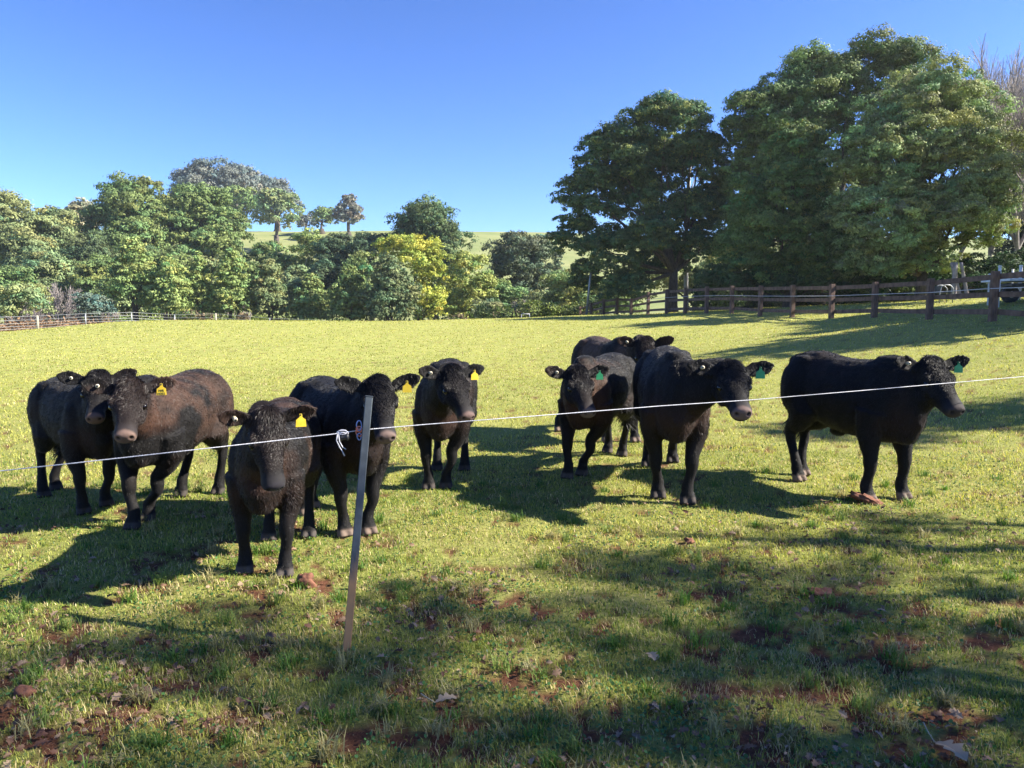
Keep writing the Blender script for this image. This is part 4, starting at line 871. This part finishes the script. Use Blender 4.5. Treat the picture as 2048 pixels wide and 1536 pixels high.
M_ORG = mat('orange_twine', (.75, .22, .12), .7); M_BLU = mat('blue_twine', (.28, .36, .62), .7)
tc_ = at_line(722, 862); root = empty('twine_tie', tc_); tag(root, 'orange and blue twine tying the rope to the steel post', 'twine')
for (mt, dz, r_, sc) in ((M_ORG, -.004, .016, 1.1), (M_ORG, .012, .014, 1.0), (M_BLU, .030, .012, 2.0), (M_BLU, -.024, .010, 1.6)):
    m = MB(); m.tube([Vector((math.cos(a) * r_ - .004, -.024 + math.sin(a * 2) * .003, math.sin(a) * r_ * sc + dz)) for a in np.linspace(0, 6.283, 18)], .003, 5); m.build('loop', mt, root)

# ------------------------------------------------------------------ clods, leaves
M_CLOD = noisy('red_clod', (.10, .038, .022), (.20, .085, .05), 22, .95, bump=1, dist=.01)
def clod(px, py, w_, h_, label, seed):
    g = ground_px(px, py); r_ = np.random.default_rng(seed); m = MB(); k = g.y / F
    m.ell((0, 0, 0), (w_ * k / 2, w_ * k * .4, h_ * k * .6), Matrix.Rotation(R(r_.uniform(-25, 25)), 3, 'Y'), 26, 18); me = m.mesh('clod'); V = np.array([v.co for v in me.vertices])
    rr_ = 1 + (fbm(V[:, 0] * 40 + seed, V[:, 2] * 40 + V[:, 1] * 31, seed, 3) - .5) * 1.1; V = V * rr_[:, None]
    me.vertices.foreach_set('co', V.astype(np.float32).ravel()); me.update(); o = link('earth_clod', me, M_CLOD, None, (g.x, g.y, g.z + h_ * k * .22)); tag(o, label, 'clod')
clod(613, 1172, 36, 34, 'red earth clod beside the hoof of the nearest calf', 3)
clod(1735, 1004, 66, 16, 'flat clod of torn earth under the front hoof of the rightmost calf', 4)
clod(52, 1388, 38, 26, 'red clod lying in the grass near the left bottom corner', 5)
clod(1640, 1190, 60, 18, 'low red clod in the grass below the rightmost calf', 6)
clod(1380, 1085, 24, 12, 'small clod in the grass below the second calf from the right', 7)
M_DRY = leafy('dry_leaf', .2, .7, .25)
def oak_leaf(L_, W_):
    """lobed outline, folded along the rib; returns verts, faces"""
    n = 13; top = []; bot = []
    for i in range(n):
        t = i / (n - 1); e = math.sin(math.pi * t) ** .6 * (1 + .45 * math.cos(t * 6.283 * 3.5)) * .5
        top.append((t * L_, e * W_, .25 * e * W_ + .12 * L_ * math.sin(t * 3))); bot.append((t * L_ + .01, -e * W_, .3 * e * W_ + .12 * L_ * math.sin(t * 3)))
    mid = [(i / (n - 1) * L_, 0, .12 * L_ * math.sin(i / (n - 1) * 3)) for i in range(n)]
    f = []
    for i in range(n - 1): f += [(i, i + 1, n + i + 1, n + i), (n + i, n + i + 1, 2 * n + i + 1, 2 * n + i)]
    return np.array(top + mid + bot), np.array(f)
lv, lfc = oak_leaf(1, .55)
def scatter_leaves(n, seed):
    r_ = np.random.default_rng(seed); y = 1.1 + 5.2 * r_.random(n) ** 1.5; x = r_.uniform(-.85, .85, n) * y + .12 * y
    cl = fbm(x * 1.6, y * 1.6, 77, 3); k = (cl > .27 + .035 * y) & (soil(x, y) + r_.random(n) * .9 > .35); x, y = x[k], y[k]; n = len(x); z = terr(x, y) + .012; s_ = .014 + .038 * r_.random(n) ** 2
    VV = []; FF = []; CC = []
    for i in range(n):
        E = Matrix.Rotation(r_.uniform(0, 6.28), 3, 'Z') @ Matrix.Rotation(r_.normal() * .45, 3, 'X') @ Matrix.Rotation(r_.normal() * .35, 3, 'Y')
        V = (lv * s_[i]) @ np.array(E).T + np.array([x[i], y[i], z[i]]); FF.append(lfc + 39 * i); VV.append(V)
        c = np.array([(.22, .14, .09), (.15, .085, .055), (.28, .20, .135), (.10, .05, .035)][r_.integers(4)]) * r_.uniform(.7, 1.3); CC.append(np.tile(c, (39, 1)))
    return np_mesh('dry_leaves', np.concatenate(VV), np.concatenate(FF), np.concatenate(CC), False)
tag(link('leaf_litter', scatter_leaves(14000, 5), M_DRY), 'scattered dry brown oak leaves lying in the foreground grass', 'leaf litter', kind='stuff')
for (px, py, s_, rz, lb) in [(1868, 1500, .13, -70, 'large pale lobed leaf with a raised stalk near the bottom right corner'), (870, 1420, .09, 20, 'pale curled leaf in the grass at the bottom, right of the steel post'), (1310, 1335, .08, 100, 'curled straw-coloured leaf in the grass right of the middle')]:
    g = ground_px(px, py); me = np_mesh('blade', lv * s_, lfc, np.tile(np.array((.36, .28, .19)), (39, 1))); root = empty('fallen_leaf', (g.x, g.y, g.z + .03), R(rz)); link('leaf_blade', me, M_DRY, root)
    m = MB(); m.tube([(0, 0, 0), (-.03, .0, .025), (-.055, .005, .045)], [.002, .0018, .0025], 6); m.build('stalk', M_WPOST, root); tag(root, lb, 'leaf')

# ------------------------------------------------------------------ thin haze, added to imitate lens veiling over the pale trees
hz = mat('air'); N, L = nodes(hz); N.remove(N['Principled BSDF']); vp = N.new('ShaderNodeVolumePrincipled'); vp.inputs['Density'].default_value = .0003; vp.inputs['Color'].default_value = (.85, .92, 1, 1); vp.inputs['Anisotropy'].default_value = .3
L.new(vp.outputs[0], N['Material Output'].inputs['Volume'])
m = MB(); m.box((0, 60, 10), (1100, 1000, 80)); tag(m.build('haze', hz, None, False), 'thin haze added over the paddock and hill, imitating lens veiling on the trees', 'haze', kind='stuff')
# ------------------------------------------------------------------ grass blades
def grass_band(n, r0, r1, k, L0, W0, seed, flat=.35, half=50):
    r_ = np.random.default_rng(seed); u = r_.random(n)
    if k == 2: r = r0 * (r1 / r0) ** u
    else: r = (r0 ** (2 - k) + u * (r1 ** (2 - k) - r0 ** (2 - k))) ** (1 / (2 - k))
    th = np.radians(r_.uniform(-half, half, n)); x = r * np.sin(th); y = r * np.cos(th)
    sl_ = soil(x, y); tu = fbm(x * 5, y * 5, 61, 3); keep = r_.random(n) > np.clip(sl_ * .88 + (.46 - tu) * 2.2, 0, .93); x, y, r, sl_, tu = x[keep], y[keep], r[keep], sl_[keep], tu[keep]; n = len(x)
    z = terr(x, y) - .004 - .012 * sl_
    pal = fbm(x * .8, y * .8, 33, 4) * .7 + fbm(x * .22, y * .3, 39, 3) * .3 - .02; p2 = fbm(x * 6, y * 6, 35, 2)
    Ln = L0(r) * r_.uniform(.5, 1.4, n) * (.55 + 1.0 * tu); Wd = W0(r) * r_.uniform(.6, 1.3, n)
    az = r_.uniform(0, 6.283, n); ln_ = r_.uniform(.15, 1.15, n) ** 1.0; side_ = np.stack([-np.sin(az), np.cos(az), 0 * az], -1)
    d1 = np.stack([np.cos(az) * ln_ * .5, np.sin(az) * ln_ * .5, np.ones(n)], -1); d1 /= np.linalg.norm(d1, axis=1, keepdims=True)
    d2 = np.stack([np.cos(az) * ln_ * 1.5, np.sin(az) * ln_ * 1.5, np.ones(n) * (1 - flat * ln_)], -1); d2 /= np.linalg.norm(d2, axis=1, keepdims=True)
    B = np.stack([x, y, z], -1); w_ = Wd[:, None] * .5; l_ = Ln[:, None]; M1 = B + d1 * l_ * .5; T_ = M1 + d2 * l_ * .5
    V = np.stack([B - side_ * w_, B + side_ * w_, M1 + side_ * w_ * .85, M1 - side_ * w_ * .85, T_], 1).reshape(-1, 3)
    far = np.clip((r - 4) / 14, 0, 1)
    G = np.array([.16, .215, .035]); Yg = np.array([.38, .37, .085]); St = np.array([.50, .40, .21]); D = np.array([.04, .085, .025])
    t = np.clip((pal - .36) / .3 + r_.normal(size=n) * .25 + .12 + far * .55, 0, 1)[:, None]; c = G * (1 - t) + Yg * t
    dk = (r_.random(n) < .22 * (1 - far))[:, None]; c = np.where(dk, D * r_.uniform(.8, 1.4, (n, 1)), c)
    st = (r_.random(n) < np.clip(.20 + .6 * (p2 - .5) + .3 * sl_ - .1 * far, .03, .6))[:, None]; c = np.where(st, St * r_.uniform(.6, 1.15, (n, 1)), c)
    return V, np.clip(c * (1.04 + .14 * (1 - far[:, None])) * r_.uniform(.68, 1.32, (n, 1)), 0, 1), n
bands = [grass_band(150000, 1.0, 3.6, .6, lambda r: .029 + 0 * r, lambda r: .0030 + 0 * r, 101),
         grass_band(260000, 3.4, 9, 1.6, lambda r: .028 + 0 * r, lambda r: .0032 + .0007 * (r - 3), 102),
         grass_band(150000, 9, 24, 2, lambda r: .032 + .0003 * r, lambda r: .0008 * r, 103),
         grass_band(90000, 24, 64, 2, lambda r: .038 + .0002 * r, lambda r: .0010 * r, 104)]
VV = np.concatenate([b_[0] for b_ in bands]); CC = np.repeat(np.concatenate([b_[1] for b_ in bands]), 5, 0); n = len(VV) // 5; o5 = np.arange(n)[:, None] * 5
FF = np.concatenate([o5 + np.array([0, 1, 2]), o5 + np.array([0, 2, 3]), o5 + np.array([3, 2, 4])])
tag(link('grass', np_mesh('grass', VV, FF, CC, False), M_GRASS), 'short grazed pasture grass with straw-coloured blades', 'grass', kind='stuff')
# clover and broad-leaved weeds: small discs lying on the turf
r_ = np.random.default_rng(9); n = 60000; r = (1.0 + 8.5 * r_.random(n) ** 1.25); th = np.radians(r_.uniform(-50, 50, n)); x = r * np.sin(th); y = r * np.cos(th)
k = (fbm(x * 1.7, y * 1.7, 91, 3) + r_.normal(size=n) * .06 > .50) & (soil(x, y) < .6); x, y = x[k], y[k]; n = len(x); P_ = np.stack([x, y, terr(x, y) + r_.uniform(.006, .028, n)], -1)
nr = r_.normal(size=(n, 3)) * .35 + np.array([0, 0, 1]); nr /= np.linalg.norm(nr, axis=1, keepdims=True); cc = np.array([.055, .125, .035]) * r_.uniform(.6, 1.7, (n, 1))
t = np.cross(nr, np.array([1.0, 0, 0])); t /= np.linalg.norm(t, axis=1, keepdims=True); s_ = np.cross(nr, t); sz = r_.uniform(.004, .0105, (n, 1)); ring = []
for q in range(6):
    a = q * math.pi / 3; ring.append(P_ + t * math.cos(a) * sz + s_ * math.sin(a) * sz * .8)
tag(link('clover', np_mesh('clover', np.stack(ring, 1).reshape(-1, 3), np.arange(n * 6).reshape(-1, 6), np.repeat(cc, 6, 0)), M_GRASS), 'small clover leaves growing low in the grass', 'clover', kind='stuff')
# coarser tufts
def tufts(spots, seed):
    r_ = np.random.default_rng(seed); VV = []; CC = []
    for (x, y, h, c) in spots:
        m_ = 46; az = r_.uniform(0, 6.283, m_); ln_ = r_.uniform(.2, 1.2, m_); z = gz(x, y); B = np.stack([x + r_.normal(size=m_) * .022, y + r_.normal(size=m_) * .022, np.full(m_, z - .003)], -1)
        sd = np.stack([-np.sin(az), np.cos(az), 0 * az], -1); d1 = np.stack([np.cos(az) * ln_ * .5, np.sin(az) * ln_ * .5, np.ones(m_)], -1); d2 = np.stack([np.cos(az) * ln_ * 1.6, np.sin(az) * ln_ * 1.6, 1 - .7 * ln_], -1)
        d1 /= np.linalg.norm(d1, axis=1, keepdims=True); d2 /= np.linalg.norm(d2, axis=1, keepdims=True); l_ = (h * r_.uniform(.5, 1.2, m_))[:, None]; w_ = .0022
        M1 = B + d1 * l_ * .5; VV.append(np.stack([B - sd * w_, B + sd * w_, M1 + sd * w_, M1 - sd * w_, M1 + d2 * l_ * .5], 1).reshape(-1, 3)); CC.append(np.repeat(np.array(c) * r_.uniform(.7, 1.4, (m_, 1)), 5, 0))
    VV = np.concatenate(VV); n = len(VV) // 5; o5 = np.arange(n)[:, None] * 5
    return np_mesh('tufts', VV, np.concatenate([o5 + np.array([0, 1, 2]), o5 + np.array([0, 2, 3]), o5 + np.array([3, 2, 4])]), np.concatenate(CC))
sp_ = []; r_ = np.random.default_rng(12)
for i in range(420):
    y = 1.2 + 6 * r_.random() ** 1.4; x = r_.uniform(-.9, .9) * y; sp_.append((x, y, r_.uniform(.05, .11), [(.09, .17, .03), (.14, .2, .045), (.3, .27, .12)][r_.integers(3)]))
tag(link('grass_tufts', tufts(sp_, 13), M_GRASS), 'taller loose tufts of coarse grass in the foreground', 'grass', kind='stuff')
